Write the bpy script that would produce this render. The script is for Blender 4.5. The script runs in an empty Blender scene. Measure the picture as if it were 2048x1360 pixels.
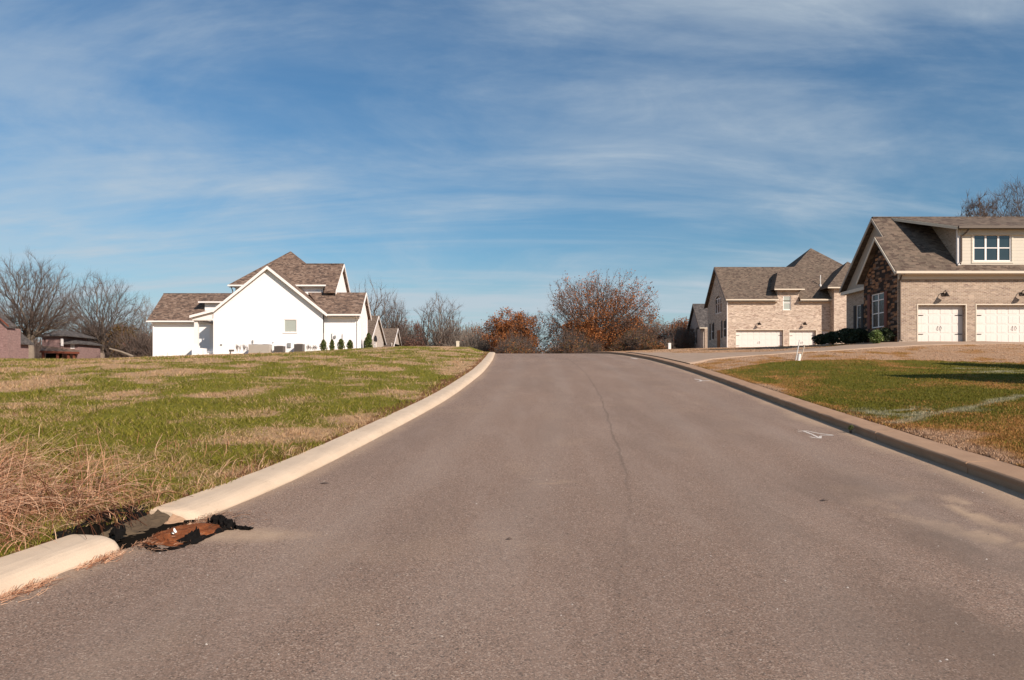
import bpy, math, random
import numpy as np
from mathutils import Vector, Matrix
random.seed(7); rng = np.random.default_rng(7)
SC = bpy.context.scene; COL = SC.collection
F = 1593.0; HY = 757.0; CX = 1024.0; CH = 1.6      # focal (px of 2048), horizon row, centre column, eye height

# ------------------------------------------------------------------ camera
cd = bpy.data.cameras.new('camera'); cam = bpy.data.objects.new('camera', cd); COL.objects.link(cam)
cam.location = (0, 0, CH); cam.rotation_euler = (math.radians(90), 0, 0)
cd.sensor_width = 36; cd.lens = 36*F/2048; cd.shift_y = (HY-680)/2048; cd.clip_end = 6000; cd.clip_start = .1
SC.camera = cam
# ------------------------------------------------------------------ light
AZ = math.radians(43); EL = math.radians(30.4)
sundir = Vector((math.sin(AZ)*math.cos(EL), -math.cos(AZ)*math.cos(EL), math.sin(EL)))
sl = bpy.data.lights.new('sun', 'SUN'); sl.energy = 5.0; sl.angle = math.radians(.5); sl.color = (1, .865, .745)
so = bpy.data.objects.new('sun', sl); COL.objects.link(so); so.rotation_euler = sundir.to_track_quat('Z', 'Y').to_euler()
so.location = (20, -20, 30)
SC.view_settings.view_transform = 'Standard'; SC.view_settings.look = 'None'; SC.view_settings.gamma = 1
SC.view_settings.exposure = 0.36
W = bpy.data.worlds.new('World'); SC.world = W; W.use_nodes = True
nt = W.node_tree; N = nt.nodes; L = nt.links
for n in list(N): N.remove(n)
def wn(t, **k):
    n = N.new(t)
    for a, b in k.items(): setattr(n, a, b)
    return n
sky = wn('ShaderNodeTexSky', sky_type='NISHITA', sun_disc=False); sky.sun_elevation = EL; sky.sun_rotation = math.pi-AZ
sky.air_density = 1.25; sky.dust_density = .3; sky.ozone_density = 1.6; sky.altitude = 200
out = wn('ShaderNodeOutputWorld'); bg = wn('ShaderNodeBackground'); bg.inputs[1].default_value = .068
tc = wn('ShaderNodeTexCoord'); sep = wn('ShaderNodeSeparateXYZ'); L.new(tc.outputs['Generated'], sep.inputs[0])
def wm(op, a, b=None, clamp=False):
    n = wn('ShaderNodeMath', operation=op, use_clamp=clamp)
    for i, v in enumerate((a, b)):
        if v is None: continue
        if isinstance(v, (int, float)): n.inputs[i].default_value = v
        else: L.new(v, n.inputs[i])
    return n.outputs[0]
# cirrus lies on a high plane: divide the view direction by its height
den = wm('MAXIMUM', wm('ADD', sep.outputs[2], .24), .02)
cu = wm('DIVIDE', sep.outputs[0], den); cv = wm('DIVIDE', sep.outputs[1], den)
comb = wn('ShaderNodeCombineXYZ'); L.new(cu, comb.inputs[0]); L.new(cv, comb.inputs[1])
def cloudnoise(rot, sx, sy, scale, det, lo, hi, dist=0., off=(0, 0, 0)):
    mp = wn('ShaderNodeMapping'); mp.inputs['Rotation'].default_value = (0, 0, math.radians(rot)); mp.inputs['Scale'].default_value = (sx, sy, 1); mp.inputs['Location'].default_value = off
    L.new(comb.outputs[0], mp.inputs[0])
    no = wn('ShaderNodeTexNoise'); no.inputs['Scale'].default_value = scale; no.inputs['Detail'].default_value = det; no.inputs['Roughness'].default_value = .6; no.inputs['Distortion'].default_value = dist
    L.new(mp.outputs[0], no.inputs['Vector'])
    mr = wn('ShaderNodeMapRange', interpolation_type='SMOOTHSTEP'); mr.inputs[1].default_value = lo; mr.inputs[2].default_value = hi
    L.new(no.outputs['Fac'], mr.inputs[0]); return mr.outputs[0]
c1 = cloudnoise(-10, .62, 1.3, 1.25, 8, .38, .68, .5, (3.1, .7, 0))
c2 = cloudnoise(-22, .7, 1.4, 2.4, 10, .38, 1.0, .9, (1.3, 4.2, 0))
c3 = cloudnoise(-35, .9, 1.0, 9, 6, .35, .8, .5)
cl = wm('ADD', wm('MULTIPLY', c1, .42), wm('MULTIPLY', wm('ADD', wm('MULTIPLY', c1, c2), wm('MULTIPLY', c2, .35)), .52))
cl = wm('ADD', cl, wm('MULTIPLY', wm('MULTIPLY', c2, c3), .14))
low = wn('ShaderNodeMapRange'); low.inputs[1].default_value = .16; low.inputs[2].default_value = .0; low.inputs[3].default_value = 0; low.inputs[4].default_value = .52
L.new(sep.outputs[2], low.inputs[0])
c4 = cloudnoise(-4, .22, 1.5, 3.0, 8, .40, .72, .5, (5.2, 1.1, 0))
lb = wn('ShaderNodeMapRange', interpolation_type='SMOOTHSTEP'); lb.inputs[1].default_value = .34; lb.inputs[2].default_value = .10; L.new(sep.outputs[2], lb.inputs[0])
cl = wm('ADD', cl, wm('MULTIPLY', wm('MULTIPLY', c4, lb.outputs[0]), .50))
cl = wm('ADD', cl, low.outputs[0]); cl = wm('MINIMUM', cl, .85)
tint = wn('ShaderNodeMix', data_type='RGBA', blend_type='MULTIPLY'); tint.inputs[0].default_value = 1; tint.inputs[7].default_value = (.54, .84, 1.07, 1)
L.new(sky.outputs[0], tint.inputs[6])
mx = wn('ShaderNodeMix', data_type='RGBA'); L.new(cl, mx.inputs[0]); L.new(tint.outputs[2], mx.inputs[6]); mx.inputs[7].default_value = (6.0, 6.9, 7.7, 1)
L.new(mx.outputs[2], bg.inputs[0]); L.new(bg.outputs[0], out.inputs[0])

# ------------------------------------------------------------------ materials
class NB:
    def __init__(s, name, rough=.8, spec=.3):
        s.m = bpy.data.materials.new(name); s.m.use_nodes = True; s.t = s.m.node_tree; s.n = s.t.nodes; s.l = s.t.links
        s.b = s.n['Principled BSDF']; s.b.inputs['Roughness'].default_value = rough; s.b.inputs['Specular IOR Level'].default_value = spec
    def node(s, t, **k):
        n = s.n.new(t)
        for a, b in k.items(): setattr(n, a, b)
        return n
    def inp(s, n, i, v):
        if isinstance(v, (int, float)): n.inputs[i].default_value = v
        elif isinstance(v, tuple): n.inputs[i].default_value = v if len(v) == 4 or n.inputs[i].type == 'VECTOR' else (*v, 1)
        else: s.l.new(v, n.inputs[i])
    def math(s, op, a, b=0., clamp=False):
        n = s.node('ShaderNodeMath', operation=op, use_clamp=clamp); s.inp(n, 0, a); s.inp(n, 1, b); return n.outputs[0]
    def mix(s, f, a, b, mode='MIX'):
        n = s.node('ShaderNodeMix', data_type='RGBA', blend_type=mode); s.inp(n, 0, f); s.inp(n, 6, a); s.inp(n, 7, b); return n.outputs[2]
    def obj(s): return s.node('ShaderNodeTexCoord').outputs['Object']
    def mapping(s, v, scale=(1, 1, 1), rot=(0, 0, 0)):
        n = s.node('ShaderNodeMapping'); s.l.new(v, n.inputs[0]); n.inputs['Scale'].default_value = scale; n.inputs['Rotation'].default_value = rot; return n.outputs[0]
    def noise(s, v, sc, det=4, ro=.55, lo=0., hi=1., dist=0.):
        n = s.node('ShaderNodeTexNoise'); s.inp(n, 'Vector', v); n.inputs['Scale'].default_value = sc; n.inputs['Detail'].default_value = det; n.inputs['Roughness'].default_value = ro; n.inputs['Distortion'].default_value = dist
        if (lo, hi) == (0., 1.): return n.outputs['Fac']
        return s.ramp(n.outputs['Fac'], lo, hi)
    def ramp(s, f, lo, hi, a=0., b=1.):
        n = s.node('ShaderNodeMapRange', interpolation_type='SMOOTHSTEP'); s.inp(n, 0, f); n.inputs[1].default_value = lo; n.inputs[2].default_value = hi; n.inputs[3].default_value = a; n.inputs[4].default_value = b; return n.outputs[0]
    def attr(s, a): return s.node('ShaderNodeAttribute', attribute_name=a).outputs['Fac']
    def bump(s, h, st=.3, d=.01):
        n = s.node('ShaderNodeBump'); n.inputs['Strength'].default_value = st; n.inputs['Distance'].default_value = d; s.l.new(h, n.inputs['Height']); s.l.new(n.outputs[0], s.b.inputs['Normal'])
    def col(s, c): s.inp(s.b, 'Base Color', c); return s.m
    def wallvec(s):      # (along the wall, height) for walls facing either axis
        o = s.obj(); sp = s.node('ShaderNodeSeparateXYZ'); s.l.new(o, sp.inputs[0])
        g = s.node('ShaderNodeNewGeometry'); gs = s.node('ShaderNodeSeparateXYZ'); s.l.new(g.outputs['Normal'], gs.inputs[0])
        k = s.math('GREATER_THAN', s.math('ABSOLUTE', gs.outputs[0]), s.math('ABSOLUTE', gs.outputs[1]))
        a = s.node('ShaderNodeCombineXYZ'); b = s.node('ShaderNodeCombineXYZ')
        s.l.new(sp.outputs[0], a.inputs[0]); s.l.new(sp.outputs[2], a.inputs[1]); s.l.new(sp.outputs[1], b.inputs[0]); s.l.new(sp.outputs[2], b.inputs[1])
        m = s.node('ShaderNodeMix', data_type='VECTOR'); s.l.new(k, m.inputs[0]); s.l.new(a.outputs[0], m.inputs[4]); s.l.new(b.outputs[0], m.inputs[5]); return m.outputs[1]
    def brick(s, v, w, h, mort, c1, c2, cm, bias=0., sm=.1):
        n = s.node('ShaderNodeTexBrick'); s.inp(n, 'Vector', v); n.inputs['Scale'].default_value = 1; n.inputs['Brick Width'].default_value = w; n.inputs['Row Height'].default_value = h
        n.inputs['Mortar Size'].default_value = mort; n.inputs['Mortar Smooth'].default_value = sm; n.inputs['Bias'].default_value = bias
        s.inp(n, 'Color1', c1); s.inp(n, 'Color2', c2); s.inp(n, 'Mortar', cm); return n

def plain(name, c, rough=.6, var=.12, sc=3., spec=.3, metal=0., bump=0.):
    b = NB(name, rough, spec); o = b.obj(); f = b.noise(o, sc, 5)
    b.b.inputs['Metallic'].default_value = metal
    if bump: b.bump(b.noise(o, sc*12, 3), bump, .01)
    return b.col(b.mix(f, tuple(x*(1-var) for x in c), tuple(min(1, x*(1+var)) for x in c)))
M = {}
M['white_paint'] = plain('white_paint', (.78, .76, .73), .55, .03)
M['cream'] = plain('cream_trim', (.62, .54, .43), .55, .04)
M['cream_shaded'] = plain('cream_shaded', (.36, .30, .24), .6, .05)  # cream with shade mixed into the colour, for the side gable
M['trim_white'] = plain('trim_white', (.80, .755, .72), .5, .03)
M['bronze'] = plain('bronze', (.035, .025, .02), .4, .2, metal=.6)
M['downpipe'] = plain('downpipe', (.12, .09, .07), .5, .1)
M['wood'] = plain('stained_wood', (.28, .11, .04), .5, .25, 6)
M['shutter'] = plain('shutter_brown', (.16, .05, .03), .6, .15)
M['shutter_dark'] = plain('shutter_dark', (.02, .018, .02), .6, .15)
M['door_paint'] = plain('garage_door_paint', (.70, .65, .60), .5, .03)
M['pvc'] = plain('white_pvc', (.72, .70, .66), .4, .05)
M['metal_grey'] = plain('metal_grey', (.30, .30, .29), .45, .1, metal=.3)
M['dark_metal'] = plain('dark_metal', (.10, .085, .075), .5, .15)
M['ac_beige'] = plain('ac_beige', (.42, .38, .33), .5, .06)
M['interior_shade'] = plain('interior_shade', (.012, .010, .008), 1., .1, spec=.0)  # near-black colour standing in for shade inside openings
M['blind'] = plain('window_blind', (.35, .38, .34), .6, .04)
M['blackcloth'] = plain('black_fabric', (.007, .006, .0055), .95, .4, 20, spec=.12, bump=.5)
def glass():
    b = NB('window_glass', .06, .9); o = b.obj(); b.bump(b.noise(o, 1.5, 2), .04, .02)
    return b.col(b.mix(b.noise(o, .8, 2), (.012, .02, .025), (.03, .045, .05)))
M['glass'] = glass()
def white_brick():
    b = NB('white_painted_brick', .65, .3); v = b.wallvec()
    k = b.brick(v, .21, .075, .009, (.88, .86, .85), (.86, .84, .83), (.83, .81, .80)); o = b.obj()
    c = b.mix(b.noise(o, .5, 4, lo=.35, hi=.75), k.outputs['Color'], (.84, .82, .81)); n = b.math('MULTIPLY', k.outputs['Fac'], -1.)
    b.bump(n, .4, .01); return b.col(c)
M['white_brick'] = white_brick()
def tan_brick(name, a, a2, m, dark, w=.21, h=.075):
    b = NB(name, .85, .2); v = b.wallvec()
    k = b.brick(v, w, h, .010, a, a2, m)
    sp = b.mapping(v, (1/w, 1/h, 1)); vo = b.node('ShaderNodeTexVoronoi', distance='CHEBYCHEV'); vo.inputs['Scale'].default_value = 1.; b.l.new(sp, vo.inputs['Vector'])
    q = b.node('ShaderNodeSeparateColor'); b.l.new(vo.outputs['Color'], q.inputs[0])
    c = b.mix(b.ramp(q.outputs[0], .62, .9, 0, .75), k.outputs['Color'], dark)
    c = b.mix(b.ramp(q.outputs[1], .72, .95, 0, .7), c, tuple(min(1, x*1.35) for x in a))
    c = b.mix(k.outputs['Fac'], c, m); c = b.mix(b.noise(b.obj(), .7, 4, lo=.3, hi=.8), c, tuple(x*.85 for x in a), 'MIX') if False else c
    b.bump(b.math('MULTIPLY', k.outputs['Fac'], -1.), .6, .012); return b.col(c)
M['tan_brick'] = tan_brick('tan_brick', (.395, .30, .225), (.315, .23, .165), (.48, .41, .34), (.20, .13, .10))
M['pale_brick'] = tan_brick('pale_mixed_brick', (.55, .445, .35), (.42, .315, .235), (.53, .45, .38), (.23, .145, .11), .26, .09)
M['grey_brick'] = tan_brick('white_grey_brick', (.50, .43, .37), (.42, .36, .31), (.5, .45, .4), (.33, .27, .23))
M['purple_brick'] = tan_brick('purple_brick', (.26, .16, .15), (.20, .11, .10), (.30, .22, .20), (.13, .07, .07))
def stone():
    b = NB('ledge_stone', .85, .25); v = b.wallvec(); o = b.obj()
    n = b.node('ShaderNodeTexNoise'); n.inputs['Scale'].default_value = 3; b.l.new(o, n.inputs['Vector'])
    va = b.node('ShaderNodeVectorMath', operation='MULTIPLY_ADD'); b.l.new(n.outputs['Color'], va.inputs[0]); va.inputs[1].default_value = (.12, .06, 0); b.l.new(v, va.inputs[2])
    sp = b.mapping(va.outputs[0], (2.2, 6.5, 1)); vo = b.node('ShaderNodeTexVoronoi', distance='CHEBYCHEV'); vo.inputs['Scale'].default_value = 1.; b.l.new(sp, vo.inputs['Vector'])
    q = b.node('ShaderNodeSeparateColor'); b.l.new(vo.outputs['Color'], q.inputs[0])
    c = b.mix(q.outputs[0], (.10, .045, .022), (.40, .20, .10)); c = b.mix(b.ramp(q.outputs[1], .6, .9), c, (.17, .12, .09))
    c = b.mix(b.ramp(vo.outputs['Distance'], .38, .5), c, (.03, .02, .015))
    h = b.math('SUBTRACT', q.outputs[2], b.ramp(vo.outputs['Distance'], .35, .5)); b.bump(h, .9, .05); return b.col(c)
M['stone'] = stone()
def shingle(name, a, a2, dark, light):
    b = NB(name, .9, .15); v = b.wallvec()
    k = b.brick(v, .33, .10, .006, a, a2, dark)
    vo = b.node('ShaderNodeTexVoronoi', distance='CHEBYCHEV'); vo.inputs['Scale'].default_value = 1.; b.l.new(b.mapping(v, (4.2, 10, 1)), vo.inputs['Vector'])
    q = b.node('ShaderNodeSeparateColor'); b.l.new(vo.outputs['Color'], q.inputs[0])
    c = b.mix(b.ramp(q.outputs[0], .55, .8, 0, .8), k.outputs['Color'], light); c = b.mix(b.ramp(q.outputs[1], .6, .9, 0, .8), c, dark)
    b.bump(b.math('MULTIPLY', k.outputs['Fac'], -1.), .5, .02); return b.col(c)
M['shingle'] = shingle('brown_shingle', (.20, .135, .10), (.15, .10, .075), (.07, .05, .042), (.26, .185, .14))
M['shingle_dark'] = shingle('taupe_shingle', (.155, .120, .092), (.128, .098, .074), (.075, .052, .042), (.19, .14, .105))
M['shingle_grey'] = shingle('grey_shingle', (.10, .09, .085), (.08, .072, .07), (.045, .04, .04), (.14, .125, .115))
def siding():
    b = NB('lap_siding', .6, .25); o = b.obj(); sp = b.node('ShaderNodeSeparateXYZ'); b.l.new(o, sp.inputs[0])
    fr = b.math('FRACT', b.math('DIVIDE', sp.outputs[2], .18)); b.bump(fr, .6, .03)
    return b.col(b.mix(b.ramp(fr, .9, .99), (.66, .60, .50), (.40, .36, .30)))
M['siding'] = siding()
def asphalt():
    b = NB('asphalt', .88, .25); o = b.obj()
    st = b.attr('stain'); u = b.attr('lat')
    fine = b.noise(o, 110, 4, .8); mid = b.noise(o, 24, 4, .7); mac = b.noise(b.mapping(o, (1, .35, 1)), .55, 6, .6, .3, .72)
    c = b.mix(b.ramp(fine, .30, .70), (.070, .046, .033), (.425, .278, .198))
    vo = b.node('ShaderNodeTexVoronoi'); vo.inputs['Scale'].default_value = 105; b.l.new(o, vo.inputs['Vector']); q = b.node('ShaderNodeSeparateColor'); b.l.new(vo.outputs['Color'], q.inputs[0])
    c = b.mix(b.ramp(q.outputs[0], .76, .95, 0, .8), c, (.50, .385, .30)); c = b.mix(b.ramp(q.outputs[1], .74, .95, 0, .8), c, (.035, .027, .022))
    c = b.mix(b.ramp(mid, .3, .75, 0, .35), c, (.25, .19, .155)); c = b.mix(b.math('MULTIPLY', mac, .36), c, (.15, .108, .085)); c = b.mix(b.math('MULTIPLY', b.noise(b.mapping(o, (1, .12, 1)), 2.2, 6, .6, .45, .7), .25), c, (.33, .25, .20))
    c = b.mix(b.noise(b.mapping(o, (1, .5, 1)), 1.7, 5, .6, .60, .78), c, (.26, .185, .12)) if False else c
    c = b.mix(b.math('MULTIPLY', b.noise(b.mapping(o, (1, .3, 1)), 1.3, 6, .65, .56, .8), .16), c, (.27, .19, .13))
    # scuffs across the lane
    c = b.mix(b.math('MULTIPLY', b.noise(b.mapping(o, (.5, 9, 1), (0, 0, .35)), 1.6, 8, .7, .62, .8), .28), c, (.40, .33, .28))
    # paving seam down the middle, wandering a little
    w = b.math('ADD', u, b.math('MULTIPLY', b.math('SUBTRACT', b.noise(o, .8, 5, .7), .5), .22)); d = b.math('ABSOLUTE', b.math('SUBTRACT', w, 3.86))
    c = b.mix(b.math('MULTIPLY', b.math('MULTIPLY', b.ramp(d, .032, .004), b.noise(o, 1.1, 4, .6, .30, .46)), b.ramp(b.attr('along'), 6.5, 12, .1, .34)), c, (.045, .035, .03))
    c = b.mix(b.math('MULTIPLY', b.math('MULTIPLY', b.ramp(u, 3.9, 7.0), b.ramp(b.attr('along'), 12, 6)), b.noise(b.mapping(o, (1, .4, 1)), .9, 5, .6, .36, .6)), c, b.mix(b.math('MULTIPLY', fine, 1.), (.05, .036, .028), (.25, .18, .135)))  # darker, less worn near right side, with lens fall-off put into the colour
    # wheel paths slightly paler
    wp = b.math('ABSOLUTE', b.math('SUBTRACT', b.math('ABSOLUTE', b.math('SUBTRACT', b.math('ABSOLUTE', b.math('SUBTRACT', u, 4.)), 1.9)), .75)); c = b.mix(b.ramp(wp, .45, .0, 0, .13), c, (.33, .27, .225))
    # gutter dust and clay
    g = b.math('MULTIPLY', st, b.math('ADD', .35, b.math('MULTIPLY', b.noise(o, 6, 6, .7), .9))); c = b.mix(b.math('MINIMUM', g, .9), c, b.mix(b.noise(o, 60, 3), (.36, .24, .15), (.56, .42, .29)))
    b.bump(b.math('ADD', fine, b.math('MULTIPLY', q.outputs[0], .4)), .55, .006); return b.col(c)
M['asphalt'] = asphalt()
def concrete(name, a, d, jt=.0):
    b = NB(name, .85, .25); o = b.obj(); f = b.noise(o, 1.3, 8, .65, .3, .7); g = b.noise(o, 120, 3, .6, .3, .75)
    c = b.mix(f, a, d); c = b.mix(b.math('MULTIPLY', g, .3), c, tuple(x*.6 for x in a)); c = b.mix(b.math('MULTIPLY', b.noise(b.mapping(o, (1, .6, 3)), 4, 8, .75, .5, .75), .45), c, tuple(x*.70 for x in a)); c = b.mix(b.noise(b.mapping(o, (3, 1, 1)), 2.5, 8, .7, .60, .74), c, tuple(x*.72 for x in d))
    b.bump(b.noise(o, 90, 4, .7), .35, .006); return b.col(c)
M['kerb_pale'] = concrete('kerb_concrete_pale', (.60, .475, .35), (.52, .405, .295))
M['kerb_brown'] = concrete('kerb_concrete_brown', (.42, .265, .165), (.34, .21, .13))  # brown base kept darker so its shaded road face reads darker
M['drive'] = concrete('driveway_concrete', (.40, .29, .21), (.33, .235, .165))
M['inlet_conc'] = concrete('inlet_concrete', (.115, .085, .055), (.07, .05, .035)); M['inlet_conc'].node_tree.nodes['Principled BSDF'].inputs['Specular IOR Level'].default_value = .05
def clay():
    b = NB('red_clay', .95, .1); o = b.obj(); c = b.mix(b.noise(o, 18, 6, .7, .3, .7), (.15, .045, .018), (.31, .10, .035)); c = b.mix(b.noise(o, 60, 3, .6, .6, .75), c, (.45, .30, .18)); b.bump(b.noise(o, 50, 5, .7), .8, .02); return b.col(c)
M['clay'] = clay()
# grass colours. dry: 0 green .. 1 tan (vertex attribute), pale: sprayed seed mulch, side: 1 for the mown lawn on the right
def grasscol(b, blade):
    o = b.obj(); dry = b.attr('dry'); pale = b.attr('pale'); side = b.attr('side')
    j = b.noise(o, 7, 4, .7) if not blade else b.attr('rnd')
    t = b.math('ADD', dry, b.math('MULTIPLY', b.math('SUBTRACT', b.attr('rnd2') if blade else b.noise(o, 11, 5, .75), .5), b.math('SUBTRACT', 1.15 if blade else 1.5, b.math('MULTIPLY', side, .45))))
    gl = b.mix(j, (.10, .115, .012), (.29, .245, .034)); gr = b.mix(j, (.080, .088, .008), (.185, .155, .018))
    tl = b.mix(j, (.36, .22, .105), (.62, .41, .25)); tr = b.mix(b.ramp(dry, .65, .95), b.mix(j, (.30, .13, .035), (.48, .25, .085)), b.mix(j, (.34, .20, .115), (.60, .40, .26)))
    c = b.mix(b.ramp(t, .28, .72), b.mix(side, gl, gr), b.mix(side, tl, tr))
    c = b.mix(b.math('MULTIPLY', pale, .5), c, (.52, .48, .36))
    if not blade: c = b.mix(b.noise(o, 30, 4, .7, .5, .75), c, (.09, .06, .032)); c = b.mix(b.ramp(b.attr('soil'), .3, .7), c, b.mix(j, (.10, .045, .02), (.26, .12, .055)))
    return c
def ground_mat():
    b = NB('turf_ground', .95, .1); c = grasscol(b, False); b.bump(b.noise(b.obj(), 14, 6, .75), 1., .08); return b.col(c)
M['ground'] = ground_mat()
def blade_mat():
    b = NB('grass_blades', .75, .2); c = grasscol(b, True); b.col(c)
    tr = b.node('ShaderNodeBsdfTranslucent'); b.l.new(c, tr.inputs[0]) if not isinstance(c, tuple) else None
    ms = b.node('ShaderNodeMixShader'); ms.inputs[0].default_value = .25; b.l.new(b.b.outputs[0], ms.inputs[1]); b.l.new(tr.outputs[0], ms.inputs[2]); b.l.new(ms.outputs[0], b.n['Material Output'].inputs[0]); return b.m
M['blades'] = blade_mat()
def ramp_mat(name, cols, rough=.8, trans=0.):
    b = NB(name, rough, .2); r = b.attr('rnd'); n = b.node('ShaderNodeValToRGB'); e = n.color_ramp.elements
    while len(e) < len(cols): e.new(.5)
    for i, c in enumerate(cols): e[i].position = i/(len(cols)-1); e[i].color = (*c, 1)
    b.l.new(r, n.inputs[0]); b.col(n.outputs[0])
    if trans:
        tr = b.node('ShaderNodeBsdfTranslucent'); b.l.new(n.outputs[0], tr.inputs[0]); ms = b.node('ShaderNodeMixShader'); ms.inputs[0].default_value = trans
        b.l.new(b.b.outputs[0], ms.inputs[1]); b.l.new(tr.outputs[0], ms.inputs[2]); b.l.new(ms.outputs[0], b.n['Material Output'].inputs[0])
    return b.m
M['straw'] = ramp_mat('dry_straw', [(.12, .045, .022), (.37, .17, .09), (.54, .30, .18), (.70, .47, .31)], .7, .2)
M['straw_dark'] = ramp_mat('dark_straw', [(.05, .025, .015), (.16, .08, .045), (.42, .25, .16)], .8, .1)
M['bark'] = plain('bark_grey', (.20, .155, .12), .9, .3, 2.5, bump=.8)
M['bark_pale'] = plain('bark_pale', (.22, .18, .14), .9, .3, 2.5, bump=.8)
M['bark_dark'] = plain('bark_dark', (.11, .08, .065), .9, .3, 2.5, bump=.8)
M['twig'] = plain('twig_brown', (.115, .085, .07), .9, .3, .6)
M['twig_pale'] = plain('twig_pale', (.20, .165, .135), .9, .3, .6)
M['rust_leaf'] = ramp_mat('rust_leaves', [(.12, .042, .02), (.27, .095, .03), (.42, .16, .05), (.30, .13, .055)], .8, .2)
M['brown_leaf'] = ramp_mat('brown_leaves', [(.10, .055, .045), (.22, .10, .075), (.30, .16, .11)], .8, .15)
M['olive_leaf'] = ramp_mat('olive_leaves', [(.07, .05, .025), (.13, .09, .035), (.17, .08, .03)], .8, .15)
M['mixed_leaf'] = ramp_mat('mixed_leaves', [(.07, .055, .022), (.13, .10, .035), (.26, .09, .03), (.18, .09, .045), (.34, .14, .05)], .8, .15)
M['ever_leaf'] = ramp_mat('evergreen_leaves', [(.03, .045, .012), (.075, .10, .025), (.15, .16, .05)], .6, .1)
M['dark_shaded_leaf'] = ramp_mat('dark_shaded_leaves', [(.012, .02, .010), (.03, .045, .02), (.05, .06, .03)], .5, .1)  # near-black greens, the wall's shade put in for the foundation shrubs
M['light_leaf'] = ramp_mat('light_shrub_leaves', [(.06, .10, .02), (.16, .22, .06), (.30, .34, .16)], .5, .2)
M['paint_mark'] = plain('road_paint', (.66, .60, .54), .7, .2, 30)
M['stake_wood'] = plain('stake_wood', (.50, .42, .33), .8, .15, 8)

# ------------------------------------------------------------------ object helpers
WLOC = {}
class MB:
    def __init__(s): s.v = []; s.f = []
    def poly(s, pts): k = len(s.v); s.v += [tuple(p) for p in pts]; s.f.append(tuple(range(k, k+len(pts))))
    def box(s, x0, x1, y0, y1, z0, z1):
        k = len(s.v); s.v += [(x, y, z) for z in (z0, z1) for y in (y0, y1) for x in (x0, x1)]
        s.f += [tuple(k+i for i in q) for q in ((0, 2, 3, 1), (4, 5, 7, 6), (0, 1, 5, 4), (2, 6, 7, 3), (0, 4, 6, 2), (1, 3, 7, 5))]
    def slab(s, pts, t, d=(0, 0, -1)):
        n = len(pts); k = len(s.v); d = Vector(d)*t; s.v += [tuple(p) for p in pts] + [tuple(Vector(p)+d) for p in pts]
        s.f.append(tuple(range(k, k+n))); s.f.append(tuple(range(k+2*n-1, k+n-1, -1)))
        for i in range(n): j = (i+1) % n; s.f.append((k+i, k+n+i, k+n+j, k+j))
    def tube(s, pts, r, n=8, cap=True):
        pts = [Vector(p) for p in pts]; rs = r if isinstance(r, (list, tuple)) else [r]*len(pts); k = len(s.v)
        for i, p in enumerate(pts):
            t = (pts[min(i+1, len(pts)-1)]-pts[max(i-1, 0)]).normalized(); a = t.cross(Vector((0, 0, 1)) if abs(t.z) < .9 else Vector((1, 0, 0))).normalized(); b = t.cross(a)
            for q in range(n): w = 2*math.pi*q/n; s.v.append(tuple(p+(a*math.cos(w)+b*math.sin(w))*rs[i]))
        for i in range(len(pts)-1):
            for q in range(n): q2 = (q+1) % n; s.f.append((k+i*n+q, k+i*n+q2, k+(i+1)*n+q2, k+(i+1)*n+q))
        if cap: s.f.append(tuple(k+q for q in range(n-1, -1, -1))); s.f.append(tuple(k+(len(pts)-1)*n+q for q in range(n)))
    def beam(s, p, q, w, h, side=(0, 1, 0)):   # w along side, h upward (vertical), from p to q
        p = Vector(p); q = Vector(q); sd = Vector(side).normalized()*w/2; up = Vector((0, 0, h/2)); k = len(s.v)
        for c in (p, q): s.v += [tuple(c-sd-up), tuple(c+sd-up), tuple(c+sd+up), tuple(c-sd+up)]
        s.f += [(k, k+1, k+2, k+3), (k+7, k+6, k+5, k+4)] + [(k+i, k+4+i, k+4+(i+1) % 4, k+(i+1) % 4) for i in range(4)]
    def build(s, name, mat, parent=None, smooth=False):
        me = bpy.data.meshes.new(name); w = WLOC.get(parent, Vector((0, 0, 0))) if parent else Vector((0, 0, 0))
        me.from_pydata([(a-w.x, b-w.y, c-w.z) for a, b, c in s.v], [], s.f); me.materials.append(mat); me.update()
        if smooth: me.polygons.foreach_set('use_smooth', [True]*len(me.polygons))
        import bmesh
        bm = bmesh.new(); bm.from_mesh(me); bmesh.ops.recalc_face_normals(bm, faces=bm.faces); bm.to_mesh(me); bm.free()
        return link(name, me, parent, w)
def link(name, me, parent=None, w=None):
    o = bpy.data.objects.new(name, me); COL.objects.link(o)
    if parent: o.parent = parent; WLOC[o] = w if w is not None else WLOC[parent]
    else: WLOC[o] = Vector((0, 0, 0))
    return o
def tag(o, label=None, cat=None, group=None, kind=None):
    for k, v in (('label', label), ('category', cat), ('group', group), ('kind', kind)):
        if v: o[k] = v
    return o
def empty(name, loc, label, cat, group=None):
    o = bpy.data.objects.new(name, None); COL.objects.link(o); o.location = loc; WLOC[o] = Vector(loc); o.empty_display_size = .3
    return tag(o, label, cat, group)
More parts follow.
